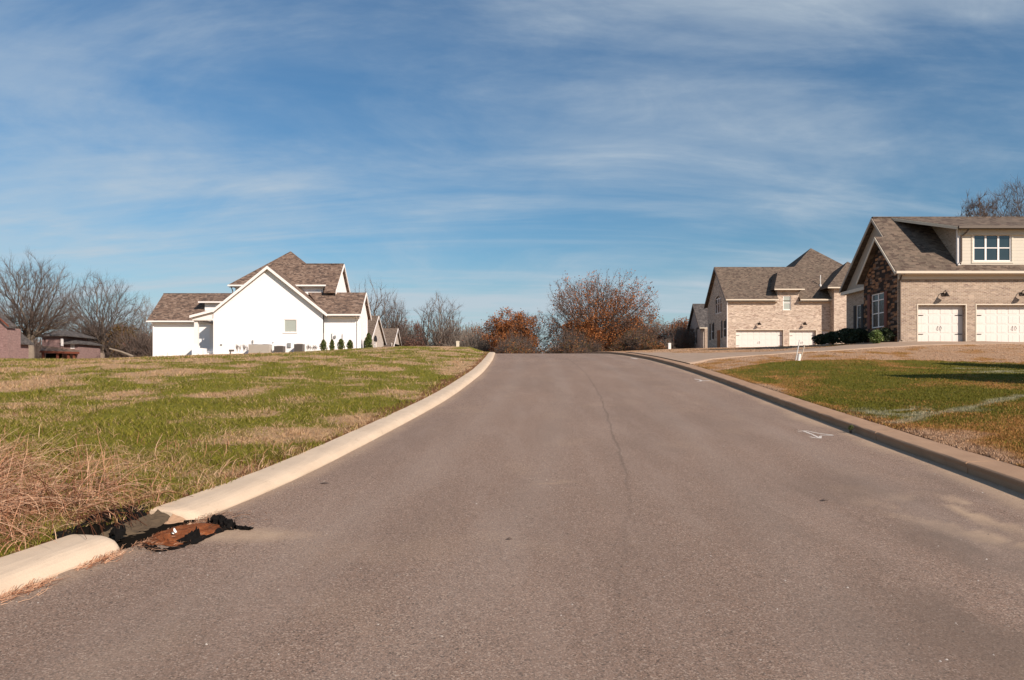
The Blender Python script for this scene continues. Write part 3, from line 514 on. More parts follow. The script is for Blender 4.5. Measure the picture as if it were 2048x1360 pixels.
# ------------------------------------------------------------------ storm drain
def drain():
    r = empty('storm_drain', DR, 'broken kerb inlet with red clay silt and black lining at the near left kerb', 'storm drain')
    b = MB(); y0, y1 = 6.16, 7.14; x = lambda y, u: float(xl(y))-u; z = float(rz(6.6))
    b.box(x(6.6, .47), x(6.6, .40), y0, y1, z-.1, z+.13); b.poly([(x(y0, .44), y0, z-.004), (x(y0, -.02), y0, z-.02), (x(y1, -.02), y1, z+.03), (x(y1, .44), y1, z+.04)])
    b.build('back_wall', M['interior_shade'], r)  # recess shade put into near-black wall and floor
    def lump(corners, amp, name, mat, n1, n2):
        b = MB(); c0, c1, c2, c3 = [Vector(c) for c in corners]
        for i in range(n1):
            for j in range(n2):
                u = i/(n1-1); v = j/(n2-1); p = (c0*(1-u)+c3*u)*(1-v)+(c1*(1-u)+c2*u)*v; f = [float(fbm(p.x*k_+q, p.y*k_, 3))-.5 for k_, q in ((13, 1), (16, 5), (22, 9))]
                b.v.append((p.x+f[0]*amp*2, p.y+f[1]*amp*2, p.z+f[2]*amp*2))
        b.f = [(i*n2+j, (i+1)*n2+j, (i+1)*n2+j+1, i*n2+j+1) for i in range(n1-1) for j in range(n2-1)]; return b.build(name, mat, r)
    lump([(x(6.35, .36), 6.36, z+.04), (x(6.4, .17), 6.36, z-.01), (x(7., .13), 7.08, z+.01), (x(7., .31), 7.08, z+.125)], .03, 'broken_slab', M['inlet_conc'], 26, 12)
    b = MB(); pass; lump([(x(7., .20), 6.93, z+.02), (x(7., .07), 6.95, z+.0), (x(7., .07), 7.10, z+.04), (x(7., .19), 7.10, z+.095)], .02, 'stone_shard', M['kerb_brown'], 10, 8)
    # silt bed: a lumpy low mound
    n = 36; m = 14; V = []; 
    c0 = road_at(284, 1086); c1 = road_at(372, 1112); c2 = road_at(450, 1057); c3 = road_at(362, 1034)
    c0, c1, c2, c3 = [Vector((c.x, c.y, 0)) for c in (c0, c1, c2, c3)]
    for i in range(n):
        for j in range(m):
            u = i/(n-1); v = j/(m-1); p = (c0*(1-u)+c2*u)*1.0; q0 = c0*(1-u)**2+c1*2*u*(1-u)+c2*u*u; q1 = c0*(1-u)**2+c3*2*u*(1-u)+c2*u*u; p = q0*(1-v)+q1*v
            p += Vector((.05*(float(fbm(p.x*9+1, p.y*9, 3))-.5), .07*(float(fbm(p.x*8, p.y*8+5, 3))-.5), 0))*2; e = min(1, 4*u, 4*(1-u), 4*v, 4*(1-v)); nn = float(fbm(p.x*14, p.y*14, 3)); V.append((p.x, p.y, float(rz(p.y))+.004+e*(.018+.035*nn)))
    b = MB(); b.v = V; b.f = [(i*m+j, (i+1)*m+j, (i+1)*m+j+1, i*m+j+1) for i in range(n-1) for j in range(m-1)]; b.build('silt_bed', M['clay'], r, True)
    # black lining: crumpled strip around the mouth and along the road edge
    def rope(pts, wid, hgt, name, mat, sd):
        rs = random.Random(sd); b = MB(); k = 10; P = []
        for a, c in zip(pts[:-1], pts[1:]):
            for t in range(6): P.append(a.lerp(c, t/6))
        P.append(pts[-1]); N_ = len(P)
        for i, p in enumerate(P):
            t = (P[min(i+1, N_-1)]-P[max(i-1, 0)]).normalized(); s = Vector((-t.y, t.x, 0)); ww = wid*(.5+rs.random()); hh = hgt*(.3+1.1*rs.random()); ww *= min(1, .3+i*.3, .3+(N_-1-i)*.3)
            for q in range(k): a = math.pi*q/(k-1); j = .75+.6*rs.random(); b.v.append(tuple(p+s*math.cos(a)*ww*j+Vector((0, 0, math.sin(a)*hh*j))))
        for i in range(N_-1):
            for q in range(k-1): b.f.append((i*k+q, i*k+q+1, (i+1)*k+q+1, (i+1)*k+q))
        return b.build(name, mat, r)
    R = lambda px, py, h=0: (lambda p: Vector((p.x, p.y, float(rz(p.y))+h)))(road_at(px, py))
    rope([R(285, 1091), R(318, 1103), R(352, 1098), R(400, 1081), R(440, 1064), R(470, 1055), R(500, 1061)], .024, .024, 'fabric_edge', M['blackcloth'], 3)
    rope([R(372, 1092), R(384, 1084), R(396, 1078)], .06, .065, 'fabric_bunch', M['blackcloth'], 4)
    rope([R(416, 1052), R(432, 1050), R(452, 1056), R(470, 1060)], .05, .06, 'fabric_bunch', M['blackcloth'], 5)
    rope([R(470, 1056), R(486, 1056), R(503, 1060)], .05, .012, 'fabric_bunch', M['blackcloth'], 8)
    # draped cloth over the mouth
    b = MB(); nu, nv = 26, 12; rs = random.Random(9)
    for i in range(nu):
        for j in range(nv):
            u = i/(nu-1); v = j/(nv-1); y = 6.02+1.12*u; arch = math.sin(math.pi*min(1, u*1.02))**.5
            uu = .46-.13*v-.04*math.sin(u*9+v*3); h = (.135+.05*arch)*(1-v)+(-.01)*v; h += .03*(float(fbm(u*9, v*7, 3))-.5)
            b.v.append((x(y, uu+.05*(float(fbm(u*7+3, v*5, 2))-.5)), y, float(rz(y))+h))
    b.f = [(i*nv+j, (i+1)*nv+j, (i+1)*nv+j+1, i*nv+j+1) for i in range(nu-1) for j in range(nv-1)]; b.build('lining_sheet', M['blackcloth'], r, False)
    rope([Vector((x(6.08, .10), 6.20, z+.02)), Vector((x(6.3, .16), 6.30, z+.05)), Vector((x(6.4, .20), 6.45, z+.03))], .05, .06, 'fabric_bunch', M['blackcloth'], 6)
    b = MB()
    for k in range(60):
        y = rs.uniform(6.3, 7.2); p0 = Vector((x(y, .55), y, z+.18+rs.uniform(-.04, .05))); p2 = p0+Vector((rs.uniform(.1, .34), rs.uniform(-.45, .55), rs.uniform(-.16, -.04))); p1 = (p0+p2)/2+Vector((0, 0, .06)); p2.z = max(p2.z, z+.01)
        b.tube([p0, p1, p2], [.0035, .003, .0015], 4)
    b.build('dead_vines', M['straw'], r)
    b = MB(); c = road_at(349, 1080); b.tube([(c.x-.012, c.y, z+.045), (c.x, c.y, z+.07), (c.x+.012, c.y, z+.05)], [.012, .02, .01], 6); b.build('white_pebble', M['white_paint'], r)
drain()
# painted survey marks
def mark(name, lines, label, wid):
    b = MB()
    for pts in lines:
        P = [road_at(*p) for p in pts]; P = [Vector((p.x, p.y, 0)) for p in P]
        # subdivide
        Q = [];
        for a, c in zip(P[:-1], P[1:]): Q += [a.lerp(c, t/8) for t in range(8)]
        Q.append(P[-1]); k = len(b.v)
        for i, p in enumerate(Q):
            t = (Q[min(i+1, len(Q)-1)]-Q[max(i-1, 0)]).normalized(); s = Vector((-t.y, t.x, 0))*wid*random.uniform(.3, .62)
            for q in (p-s, p+s): b.v.append((q.x, q.y, float(rz(q.y))+.004))
        for i in range(len(Q)-1): b.f.append((k+2*i, k+2*i+1, k+2*i+3, k+2*i+2))
    o = b.build(name, M['paint_mark']); tag(o, label, 'paint mark'); return o
mark('survey_mark', [[(1596, 863), (1612, 862), (1636, 867), (1668, 871)], [(1606, 862), (1624, 869), (1640, 877)], [(1620, 874), (1630, 876), (1640, 877), (1641, 873)], [(1640, 871), (1668, 871)]], 'larger white painted survey arrow on the asphalt by the right kerb', .045)
mark('survey_mark', [[(1389, 758), (1400, 760), (1403, 762)], [(1394, 763), (1404, 763)], [(1404, 762), (1420, 761)]], 'small white painted survey mark farther up the road by the kerb', .09)
mark('survey_mark', [[(1262, 716), (1275, 718)]], 'faint white paint dash near the crest beside the right kerb', .15)

# ------------------------------------------------------------------ stakes and pedestals
def stake(name, px0, py0, px1, py1, r, mat, label, cat, y=None, group=None, sq=True):
    p = ground_at(px0, py0) if y is None else Vector(((px0-CX)/F*y, y, CH-(py0-HY)/F*y)); p.z = gz(p.x, p.y); q = Vector(((px1-CX)/F*p.y, p.y+.05, CH-(py1-HY)/F*p.y)); b = MB()
    b.tube([p-(q-p).normalized()*.12, p.lerp(q, .5), q], [r, r, r*.95], 4 if sq else 10); o = b.build(name, mat); return tag(o, label, cat, group)
s1 = ground_at(1597, 721); SY = s1.y
stake('survey_stake', 1591.5, 721, 1600, 680, .022, M['pvc'], 'taller thin white stake leaning right at the lawn edge', 'stake', SY)
stake('survey_stake', 1600, 718, 1610, 690, .028, M['stake_wood'], 'shorter leaning stake with dark marks right of the pipe', 'stake', SY)
o = stake('pipe_stub', 1597.5, 722, 1600, 708, .062, M['pvc'], 'short white plastic pipe stub between two leaning stakes', 'pipe', SY, None, False)
def pedestal(px, py0, py1, y, wpx, label):
    X = (px-CX)/F*y; z = gz(X, y); zt = CH-(py1-HY)/F*y; w = wpx/F*y/2; r = empty('utility_pedestal', (X, y, z), label, 'utility box')
    b = MB(); b.box(X-w, X+w, y-w, y+w, z-.3, zt-.08); b.build('housing', M['cream'] if px < 1000 else M['trim_white'], r)
    b = MB(); b.box(X-w-.015, X+w+.015, y-w-.015, y+w+.015, zt-.08, zt-.02); b.box(X-w*.7, X+w*.7, y-w*.7, y+w*.7, zt-.02, zt); b.build('lid', M['cream'] if px < 1000 else M['trim_white'], r)
pedestal(915.5, 694, 682, 60.5, 6, 'beige utility pedestal on the crest of the left lawn')
pedestal(1339, 697, 686, 79, 5, 'small white utility pedestal in front of the far russet shrubs')

# ------------------------------------------------------------------ house kit
def wall(b, P0, U, Nn, u0, u1, z0, z1, holes=(), depth=.2):
    """outer face with real openings and reveals. P0 (x,y), U along, Nn inward"""
    us = sorted({u0, u1, *[h[0] for h in holes], *[h[1] for h in holes]}); zs = sorted({z0, z1, *[h[2] for h in holes], *[h[3] for h in holes]})
    pt = lambda u, z, d=0.: (P0[0]+U[0]*u+Nn[0]*d, P0[1]+U[1]*u+Nn[1]*d, z)
    for a, c in zip(us[:-1], us[1:]):
        for e, f in zip(zs[:-1], zs[1:]):
            m, n = (a+c)/2, (e+f)/2
            if any(h[0] < m < h[1] and h[2] < n < h[3] for h in holes): continue
            b.poly([pt(a, e), pt(c, e), pt(c, f), pt(a, f)])
    for h in holes:
        for p, q in (((h[0], h[2]), (h[1], h[2])), ((h[1], h[2]), (h[1], h[3])), ((h[1], h[3]), (h[0], h[3])), ((h[0], h[3]), (h[0], h[2]))):
            b.poly([pt(*p), pt(*q), pt(*q, depth), pt(*p, depth)])
def rect(b, P0, U, Nn, u0, u1, z0, z1, d0, d1):      # box between two depths (d along inward normal)
    k = len(b.v)
    for d in (d0, d1):
        for u, z in ((u0, z0), (u1, z0), (u1, z1), (u0, z1)): b.v.append((P0[0]+U[0]*u+Nn[0]*d, P0[1]+U[1]*u+Nn[1]*d, z))
    b.f += [(k, k+1, k+2, k+3), (k+7, k+6, k+5, k+4)]+[(k+i, k+4+i, k+4+(i+1) % 4, k+(i+1) % 4) for i in range(4)]
def window(root, P0, U, Nn, u0, u1, z0, z1, cols=(1,), rows=2, depth=.12, bar=.05, mat='trim_white', pane='glass', mull=0, sill=None, shut=None, shw=.35):
    b = MB(); n = len(cols); tot = sum(cols); e = .003
    rect(b, P0, U, Nn, u0+e, u0+bar, z0+e, z1-e, depth-.05, depth+.02); rect(b, P0, U, Nn, u1-bar, u1-e, z0+e, z1-e, depth-.05, depth+.02)
    rect(b, P0, U, Nn, u0+bar, u1-bar, z0+e, z0+bar, depth-.048, depth+.02); rect(b, P0, U, Nn, u0+bar, u1-bar, z1-bar, z1-e, depth-.048, depth+.02)
    x = u0
    for c in cols[:-1]: x += (u1-u0)*c/tot; rect(b, P0, U, Nn, x-bar*.7, x+bar*.7, z0+bar, z1-bar, depth-.045, depth+.02)
    if isinstance(rows, int): zz = [z0+(z1-z0)*i/rows for i in range(1, rows)]
    else: zz = rows
    for z in zz: rect(b, P0, U, Nn, u0+bar, u1-bar, z-bar*.4, z+bar*.4, depth-.04, depth+.02)
    w = b.build('window', M[mat], root)
    g = MB(); rect(g, P0, U, Nn, u0+bar*.5, u1-bar*.5, z0+bar*.5, z1-bar*.5, depth-.01, depth+.01); g.build('pane', M[pane], w)
    if sill: s = MB(); rect(s, P0, U, Nn, u0-.08, u1+.08, z0-.09, z0-.004, -.05, .1); s.build('sill', M[sill], w)
    if shut:
        for a, c in ((u0-.06-shw, u0-.06), (u1+.06, u1+.06+shw)):
            s = MB(); rect(s, P0, U, Nn, a, c, z0, z1, -.04, -.003); k = int((z1-z0)/.12)
            for i in range(k): zc = z0+.06+(z1-z0-.12)*(i+.5)/k; rect(s, P0, U, Nn, a+.05, c-.05, zc-.03, zc+.02, -.055, -.04)
            s.build('shutter', M[shut], w)
    return w
def garage_door(root, P0, U, Nn, u0, u1, z0, z1, depth, cols, hx=None):
    b = MB(); rect(b, P0, U, Nn, u0+.003, u1-.003, z0, z1-.003, depth, depth+.05); H = (z1-z0)/4
    cw = (u1-u0)/cols
    for r in range(4):
        for c in range(cols):
            a = u0+cw*c+.07; q = u0+cw*(c+1)-.07; e = z0+H*r+.06; f = z0+H*(r+1)-.06; rect(b, P0, U, Nn, a, q, e, f, depth-.012, depth+.002)
            if r < 4: rect(b, P0, U, Nn, (a+q)/2-.008, (a+q)/2+.008, e+.02, f-.02, depth-.016, depth-.010)
    for r in range(1, 4): rect(b, P0, U, Nn, u0+.01, u1-.01, z0+H*r-.012, z0+H*r+.006, depth-.006, depth+.001)
    d = b.build('garage_door', M['door_paint'], root); hx = hx if hx is not None else (u0+u1)/2
    for s in (-.07, .07):
        h = MB(); pt = lambda u, z, q: (P0[0]+U[0]*u+Nn[0]*q, P0[1]+U[1]*u+Nn[1]*q, z); h.tube([pt(hx+s, z0+H*1.35, depth-.03), pt(hx+s*1.5, z0+H*1.55, depth-.08), pt(hx+s, z0+H*1.8, depth-.03)], .012, 6); h.build('handle', M['bronze'], d)
    for zz in (z0+H*.95, z0+H*2.95):
        for a, q in ((u0+.04, u0+.42), (u1-.42, u1-.04)): h = MB(); rect(h, P0, U, Nn, a, q, zz-.018, zz+.018, depth-.035, depth-.024); h.build('hinge', M['bronze'], d)
    # frame
    t = MB(); rect(t, P0, U, Nn, u0-.06, u0-.002, z0, z1+.06, -.02, .03); rect(t, P0, U, Nn, u1+.002, u1+.06, z0, z1+.06, -.02, .03); rect(t, P0, U, Nn, u0-.002, u1+.002, z1+.002, z1+.06, -.018, .03); t.build('door_frame', M['cream'], root)
    return d
def gutter(root, p, q, mat='cream', w=.13, side=(0, 1, 0)):
    b = MB(); b.beam(p, q, w, .13, side); return b.build('gutter', M[mat], root)
def rake(root, pts, mat='cream', t=.05, h=.2, side=(1, 0, 0)):
    b = MB()
    for a, c in zip(pts[:-1], pts[1:]): b.beam(a, c, t, h, side)
    return b.build('rake_board', M[mat], root)
def downspout(root, x, y, z0, z1, mat='downpipe', dy=.25):
    b = MB(); b.tube([(x, y-dy, z1), (x, y-dy, z1-.08), (x, y-.06, z1-.35), (x, y-.06, z0+.12), (x+.02, y-.2, z0+.05)], .045, 8); return b.build('downspout', M[mat], root)
def lantern(root, x, y, z, s=1.):
    b = MB(); b.tube([(x, y, z+.02*s), (x, y-.03*s, z+.02*s)], .09*s, 10); b.tube([(x, y-.02, z), (x, y-.10*s, z+.16*s), (x, y-.22*s, z+.18*s), (x, y-.30*s, z+.08*s)], .018*s, 6)
    w = b.build('wall_lamp', M['bronze'], root); b = MB(); b.tube([(x, y-.30*s, z+.10*s), (x, y-.30*s, z+.02*s), (x, y-.30*s, z-.10*s)], [.03*s, .07*s, .15*s], 12); b.build('lamp_shade', M['bronze'], w)
X_ = (1, 0); Y_ = (0, 1)

# ------------------------------------------------------------------ right house (two garage doors, stone gable)
def right_house():
    g0 = 3.35; FY = 43.4; XW = 21.0; XR = 38.0
    r = empty('brick_house', (30, 46, 3.54), 'tan brick house with stone gable and two cream garage doors', 'house')
    d1 = ((1836-CX)/F*FY, (1931-CX)/F*FY); d2 = ((1953-CX)/F*FY, (1953-CX)/F*FY+4.9); zt = CH-(610-HY)/F*FY; zb = 3.54
    b = MB(); wall(b, (0, FY), X_, (0, 1), XW, XR, g0, 7.25, [(d1[0], d1[1], zb, zt), (d2[0], d2[1], zb, zt)], .32); 
    wall(b, (XR, 0), Y_, (-1, 0), FY, 51.2, g0, 7.25); wall(b, (0, 51.2), X_, (0, -1), 21.5, XR, g0, 7.25)
    sw = (49.05, 49.72, 4.6, 6.16); wall(b, (21.5, 0), Y_, (1, 0), 47.55, 51.2, g0, 7.25, [sw], .12); b.poly([(21.0, 47.55, g0), (21.5, 47.55, g0), (21.5, 47.55, 7.25), (21.0, 47.55, 7.25)])
    # soldier course over the doors
    for d in (d1, d2):
        k = int((d[1]-d[0]+.2)/.078)
        for i in range(k): x = d[0]-.1+i*.078; b.box(x, x+.066, FY-.006, FY+.01, zt+.10, zt+.31)
    b.build('wall', M['tan_brick'], r)
    b = MB(); w1 = (44.96, 46.58, 4.52, 6.5); wall(b, (XW, 0), Y_, (1, 0), FY, 47.55, g0, 7.3, [w1], .14); b.poly([(XW, FY, 7.3), (XW, 47.55, 7.3), (XW, 45.43, 9.42)]); b.box(XW-.02, XW+.12, FY-.02, FY+.12, g0, 7.2) if False else None
    b.build('stone_wall', M['stone'], r)
    window(r, (XW, 0), Y_, (1, 0), *w1, (1, 1), [5.35, 6.1], .10, .07, shut='shutter')
    window(r, (21.5, 0), Y_, (1, 0), *sw, (1,), 2, .09, .06, shut='shutter_dark', shw=.3)
    # gable infill above the stone (cream siding, its shade put into a darker tan)
    b = MB(); b.poly([(21.48, 43.6, 7.3), (21.48, 51.2, 7.2), (21.48, 46.9, 10.9)]); b.build('gable_siding', M['cream_shaded'], r)
    # main roof
    ez = 7.41; rg = (46.9, 11.08); b = MB(); bx = 51.5
    b.slab([(21.2, 43.0, ez), (XR+.4, 43.0, ez), (XR+.4, rg[0], rg[1]), (21.2, rg[0], rg[1])], .14); b.slab([(XR+.4, bx, ez-.1), (21.2, bx, ez-.1), (21.2, rg[0], rg[1]), (XR+.4, rg[0], rg[1])], .14)
    # stone bump roof (continues the front plane, 4 mm lower)
    az = ez+.94*2.43; b.slab([(20.72, 43.0, ez-.004), (22.6, 43.0, ez-.004), (22.6, 45.43, az-.004), (20.72, 45.43, az-.004)], .14); b.slab([(20.72, 47.86, ez-.02), (22.6, 47.86, ez-.02), (22.6, 45.43, az-.006), (20.72, 45.43, az-.006)], .14)
    b.box(21.2, XR+.4, rg[0]-.1, rg[0]+.1, rg[1]-.02, rg[1]+.035)
    b.build('roof', M['shingle_dark'], r)
    rake(r, [(21.17, 43.0, ez-.12), (21.17, 46.9, rg[1]-.13), (21.17, bx, ez-.22)], 'cream_shaded', .05, .2); rake(r, [(20.69, 43.0, ez-.12), (20.69, 45.43, az-.13), (20.69, 47.86, ez-.14)], 'cream', .05, .17)  # outer rake is cream too, darkened in colour for its shade
    gutter(r, (20.7, 42.93, ez-.08), (XR+.4, 42.93, ez-.08), 'cream')
    b = MB(); b.box(XW+.01, XR, 43.0, 43.39, 7.22, 7.26); b.box(XW+.01, XR, 43.30, 43.385, 7.0, 7.22); b.box(21.2, 21.49, 47.6, 51.4, 6.95, 7.15); b.build('soffit', M['cream'], r)
    downspout(r, XW+.12, FY, 3.6, 7.3)
    # shed dormer
    X0 = 24.32; DY = 43.42; db = CH-(530.0-HY)/F*DY; de = CH-(452-HY)/F*43.0; b = MB(); w = ((1946.4-CX)/F*DY, (2022.6-CX)/F*DY, CH-(522.8-HY)/F*DY, CH-(468.5-HY)/F*DY)
    wall(b, (0, DY), X_, (0, 1), X0, XR-1, 7.6, 9.95, [w], .1); b.build('dormer_wall', M['siding'], r)
    b = MB(); b.poly([(X0, DY, 7.6), (X0, DY, 9.85), (X0, 46.9, 10.95), (X0, 46.9, 10.9)]); b.build('dormer_cheek', M['tan_brick'], r)
    window(r, (0, DY), X_, (0, 1), *w, (1, 1, 1), 2, .07, .07, 'trim_white')
    b = MB(); rect(b, (0, DY), X_, (0, 1), w[0]-.1, w[0]-.005, w[2]-.1, w[3]+.1, -.03, .02); rect(b, (0, DY), X_, (0, 1), w[1]+.005, w[1]+.1, w[2]-.1, w[3]+.1, -.03, .02); rect(b, (0, DY), X_, (0, 1), w[0]-.005, w[1]+.005, w[3]+.005, w[3]+.1, -.027, .02); rect(b, (0, DY), X_, (0, 1), w[0]-.005, w[1]+.005, w[2]-.1, w[2]-.005, -.027, .02); b.build('window_casing', M['siding'], r)
    b = MB(); b.slab([(X0-.25, 43.0, de), (XR-.6, 43.0, de), (XR-.6, 46.95, rg[1]+.03), (22.3, 46.95, rg[1]+.03)], .12); b.build('dormer_roof', M['shingle_dark'], r)
    rake(r, [(X0-.27, 43.0, de-.1), (22.28, 46.9, rg[1]-.09)], 'cream', .05, .16); gutter(r, (X0-.25, 42.93, de-.07), (XR-.6, 42.93, de-.07), 'downpipe')
    b = MB(); b.box(X0+.005, XR-1, 43.30, 43.415, de-.42, de-.12); b.build('frieze', M['cream'], r); b = MB(); b.box(X0-.05, X0+.12, DY-.03, DY+.12, db-.1, de-.1); b.build('corner_board', M['trim_white'], r)
    b = MB(); b.tube([(X0+.35, 43.0, de-.15), (X0+.3, 43.1, de-.3), (X0+.13, 43.33, de-.5), (X0+.13, 43.33, db+.2), (X0, 43.2, db+.03)], .045, 8); b.build('downspout', M['downpipe'], r)
    garage_door(r, (0, FY), X_, (0, 1), *d1, zb, zt, .28, 4); garage_door(r, (0, FY), X_, (0, 1), *d2, zb, zt, .28, 8, (2034-CX)/F*FY)
    lantern(r, (1886-CX)/F*FY, FY, 6.16, 1.15); lantern(r, (2042-CX)/F*FY, FY, 6.18, 1.15)
right_house()

# ------------------------------------------------------------------ second house on the right
def hip(b, x0, x1, y0, y1, ze, s, t=.14):
    h = min(x1-x0, y1-y0)/2; zt = ze+s*h
    if x1-x0 >= y1-y0: A, B_ = (x0+h, y0+h, zt), (x1-h, y0+h, zt)
    else: A, B_ = (x0+h, y0+h, zt), (x0+h, y1-h, zt)
    c = [(x0, y0, ze), (x1, y0, ze), (x1, y1, ze), (x0, y1, ze)]
    if (Vector(A)-Vector(B_)).length < .02: fs = [[c[i], c[(i+1) % 4], A] for i in range(4)]
    elif x1-x0 >= y1-y0: fs = [[c[0], c[1], B_, A], [c[1], c[2], B_], [c[2], c[3], A, B_], [c[3], c[0], A]]
    else: fs = [[c[0], c[1], A], [c[1], c[2], B_, A], [c[2], c[3], B_], [c[3], c[0], A, B_]]
    for f in fs: b.slab(f, t)
def boxwall(b, x0, x1, y0, y1, z0, z1, fh=(), lh=(), rh=(), depth=.15):
    wall(b, (0, y0), X_, (0, 1), x0, x1, z0, z1, fh, depth); wall(b, (x0, 0), Y_, (1, 0), y0, y1, z0, z1, lh, depth); wall(b, (x1, 0), Y_, (-1, 0), y0, y1, z0, z1, rh, depth); wall(b, (0, y1), X_, (0, -1), x0, x1, z0, z1)
def second_house():
    FY = 85.6; XW = 23.15; XR = 37.2; r = empty('brick_house', (30, 90, 4.8), 'large pale brick house with steep hipped roof and two low wide garage doors', 'house')
    k = lambda px, y=FY: (px-CX)/F*y; zz = lambda py, y=FY: CH-(py-HY)/F*y
    d1 = (k(1472), k(1566.5), 4.6, zz(660)); d2 = (k(1579), k(1632), 4.6, zz(660.5)); d3 = (k(1644), k(1660.5), 4.6, zz(660.5)); w = (k(1566), k(1582), zz(620), zz(591.5))
    b = MB(); wall(b, (0, FY), X_, (0, 1), XW, XR, 4.0, 10.0, [d1, d2, d3, (w[0]-.05, w[1]+.05, w[2]-.05, 10.0)], .35)
    aw = (88.0, 90.9, 8.9, 10.0); lw = (86.3, 87.6, 6.1, 8.0); lw2 = (91.6, 92.8, 6.1, 8.0); wall(b, (XW, 0), Y_, (1, 0), FY, 94.3, 4.0, 10.0, [(aw[0], aw[1], 8.9, 10.0), lw, lw2], .15)
    # gable with arched head
    ap = (89.95, 13.95); n = 12; arc = [(aw[0]+(aw[1]-aw[0])*(1-math.cos(math.pi*i/n))/2, 10.0+.85*math.sin(math.pi*i/n)) for i in range(n+1)]
    for i in range(n):
        (ya, za), (yb, zb) = arc[i], arc[i+1]; top = lambda y: 10+(y-FY)*(ap[1]-10)/(ap[0]-FY) if y < ap[0] else ap[1]-(y-ap[0])*(ap[1]-10)/(94.3-ap[0]); b.poly([(XW, ya, za), (XW, yb, zb), (XW, yb, top(yb)), (XW, ya, top(ya))])
    tp = lambda y: 10+(y-FY)*(ap[1]-10)/(ap[0]-FY) if y < ap[0] else ap[1]-(y-ap[0])*(ap[1]-10)/(94.3-ap[0])
    b.poly([(XW, FY, 10), (XW, aw[0], 10), (XW, aw[0], tp(aw[0]))]); b.poly([(XW, aw[1], 10), (XW, 94.3, 10), (XW, aw[1], tp(aw[1]))] if aw[1] > ap[0] else [(XW, aw[1], 10), (XW, 94.3, 10), (XW, *ap)])
    b.poly([(XW+.12, y, z) for y, z in arc])
    wall(b, (XR, 0), Y_, (-1, 0), FY, 94.3, 4.0, 10.0)
    b.build('wall', M['pale_brick'], r)
    b = MB(); cx0, cx1 = k(1554.8), k(1597.5); wall(b, (0, FY-.012), X_, (0, 1), cx0, cx1, 8.3, 11.3, [w], .15); b.poly([(cx0, FY-.012, 8.3), (cx0, FY-.012, 11.3), (cx0, 88.0, 11.3), (cx0, 88, 8.3)]); b.poly([(cx1, FY-.012, 8.3), (cx1, FY-.012, 11.3), (cx1, 88.0, 11.3), (cx1, 88, 8.3)]); b.build('dormer_wall', M['pale_brick'], r)
    b = MB(); bx0, bx1 = k(1668, 84.6), 40.4; boxwall(b, bx0, bx1, 84.6, 92, 4.0, 11.2); b.build('entry_wall', M['pale_brick'], r)
    b = MB(); ez = 10.11; s = .87; ex = XW-.3
    zd = ez+s*2.8; b.slab([(ex, 85.2, ez), (cx0, 85.2, ez), (cx0, 88, zd), (cx1, 88, zd), (cx1, 85.2, ez), (39.9, 85.2, ez), (39.9, 89.9, ez+s*4.7), (ex, 89.9, ez+s*4.7)], .15); b.slab([(ex, 94.6, ez), (XR, 94.6, ez), (XR, 89.9, ez+s*4.7), (ex, 89.9, ez+s*4.7)], .15)
    hx = 34.85; hip(b, hx-5, hx+5, 87.9, 97.9, ez+s*2.7-.006, s)
    b.build('roof', M['shingle_dark'], r)
    b = MB(); e0, e1 = k(1548.3, 85.1), k(1608.7, 85.1); ze = zz(577, 85.1); h2 = (e1-e0)/2
    b.slab([(e0, 85.1, ze), (e1, 85.1, ze), (e1-1.5, 85.1+2.2, ze+2.0), (e0+1.1, 85.1+2.2, ze+2.0)], .12); b.slab([(e0, 85.1, ze), (e0+1.1, 87.3, ze+2.0), (e0+1.1, 89.0, ze+2.0), (e0, 87.9, ze)], .12); b.slab([(e1, 85.1, ze), (e1-1.5, 87.3, ze+2.0), (e1-1.5, 89.0, ze+2.0), (e1, 87.9, ze)], .12); b.build('dormer_roof', M['shingle_dark'], r)
    gutter(r, (e0, 85.04, ze-.1), (e1, 85.04, ze-.1), 'cream', .16)
    b = MB(); hip(b, 33.35, 40.7, 84.2, 91.6, 11.3, .87); b.build('entry_roof', M['shingle_dark'], r); gutter(r, (33.35, 84.13, 11.2), (40.7, 84.13, 11.2), 'cream', .16)
    b = MB(); b.slab([(29, 92, 13.0), (33, 92, 13.0), (33, 94.5, 14.75), (29, 94.5, 14.75)], .15); b.slab([(29, 94.5, 14.75), (33, 94.5, 14.75), (33, 98, 12.2), (29, 98, 12.2)], .15); b.build('rear_roof', M['shingle_dark'], r)
    rake(r, [(ex-.03, 85.2, ez-.13), (ex-.03, 89.9, ez+s*4.7-.14), (ex-.03, 94.6, ez-.13)], 'downpipe', .06, .24)
    for a, c in ((ex, cx0), (cx1, k(1671.7, 85.2))): gutter(r, (a, 85.13, ez-.1), (c, 85.13, ez-.1), 'cream', .16)
    b = MB(); b.box(XW, cx0, 85.25, 85.59, ez-.3, ez-.26); b.build('soffit', M['cream'], r); b = MB(); b.box(cx1, 36, 85.25, 85.59, ez-.3, ez-.26); b.build('soffit', M['cream'], r)
    window(r, (0, FY-.012), X_, (0, 1), *w, (1,), 2, .12, .09, 'trim_white', 'blind', sill='cream')
    window(r, (XW, 0), Y_, (1, 0), aw[0], aw[1], 8.9, 10.6, (1, 1, 1), [10.0], .10, .09); window(r, (XW, 0), Y_, (1, 0), *lw, (1,), 2, .12, .07, shut='shutter_dark'); window(r, (XW, 0), Y_, (1, 0), *lw2, (1,), 2, .12, .07, shut='shutter_dark')
    b = MB(); rect(b, (XW, 0), Y_, (1, 0), 88.6, 89.7, 4.4, 7.0, -.06, .0); b.build('side_door', M['wood'], r)
    garage_door(r, (0, FY), X_, (0, 1), *d1, .3, 8); garage_door(r, (0, FY), X_, (0, 1), *d2, .3, 4)
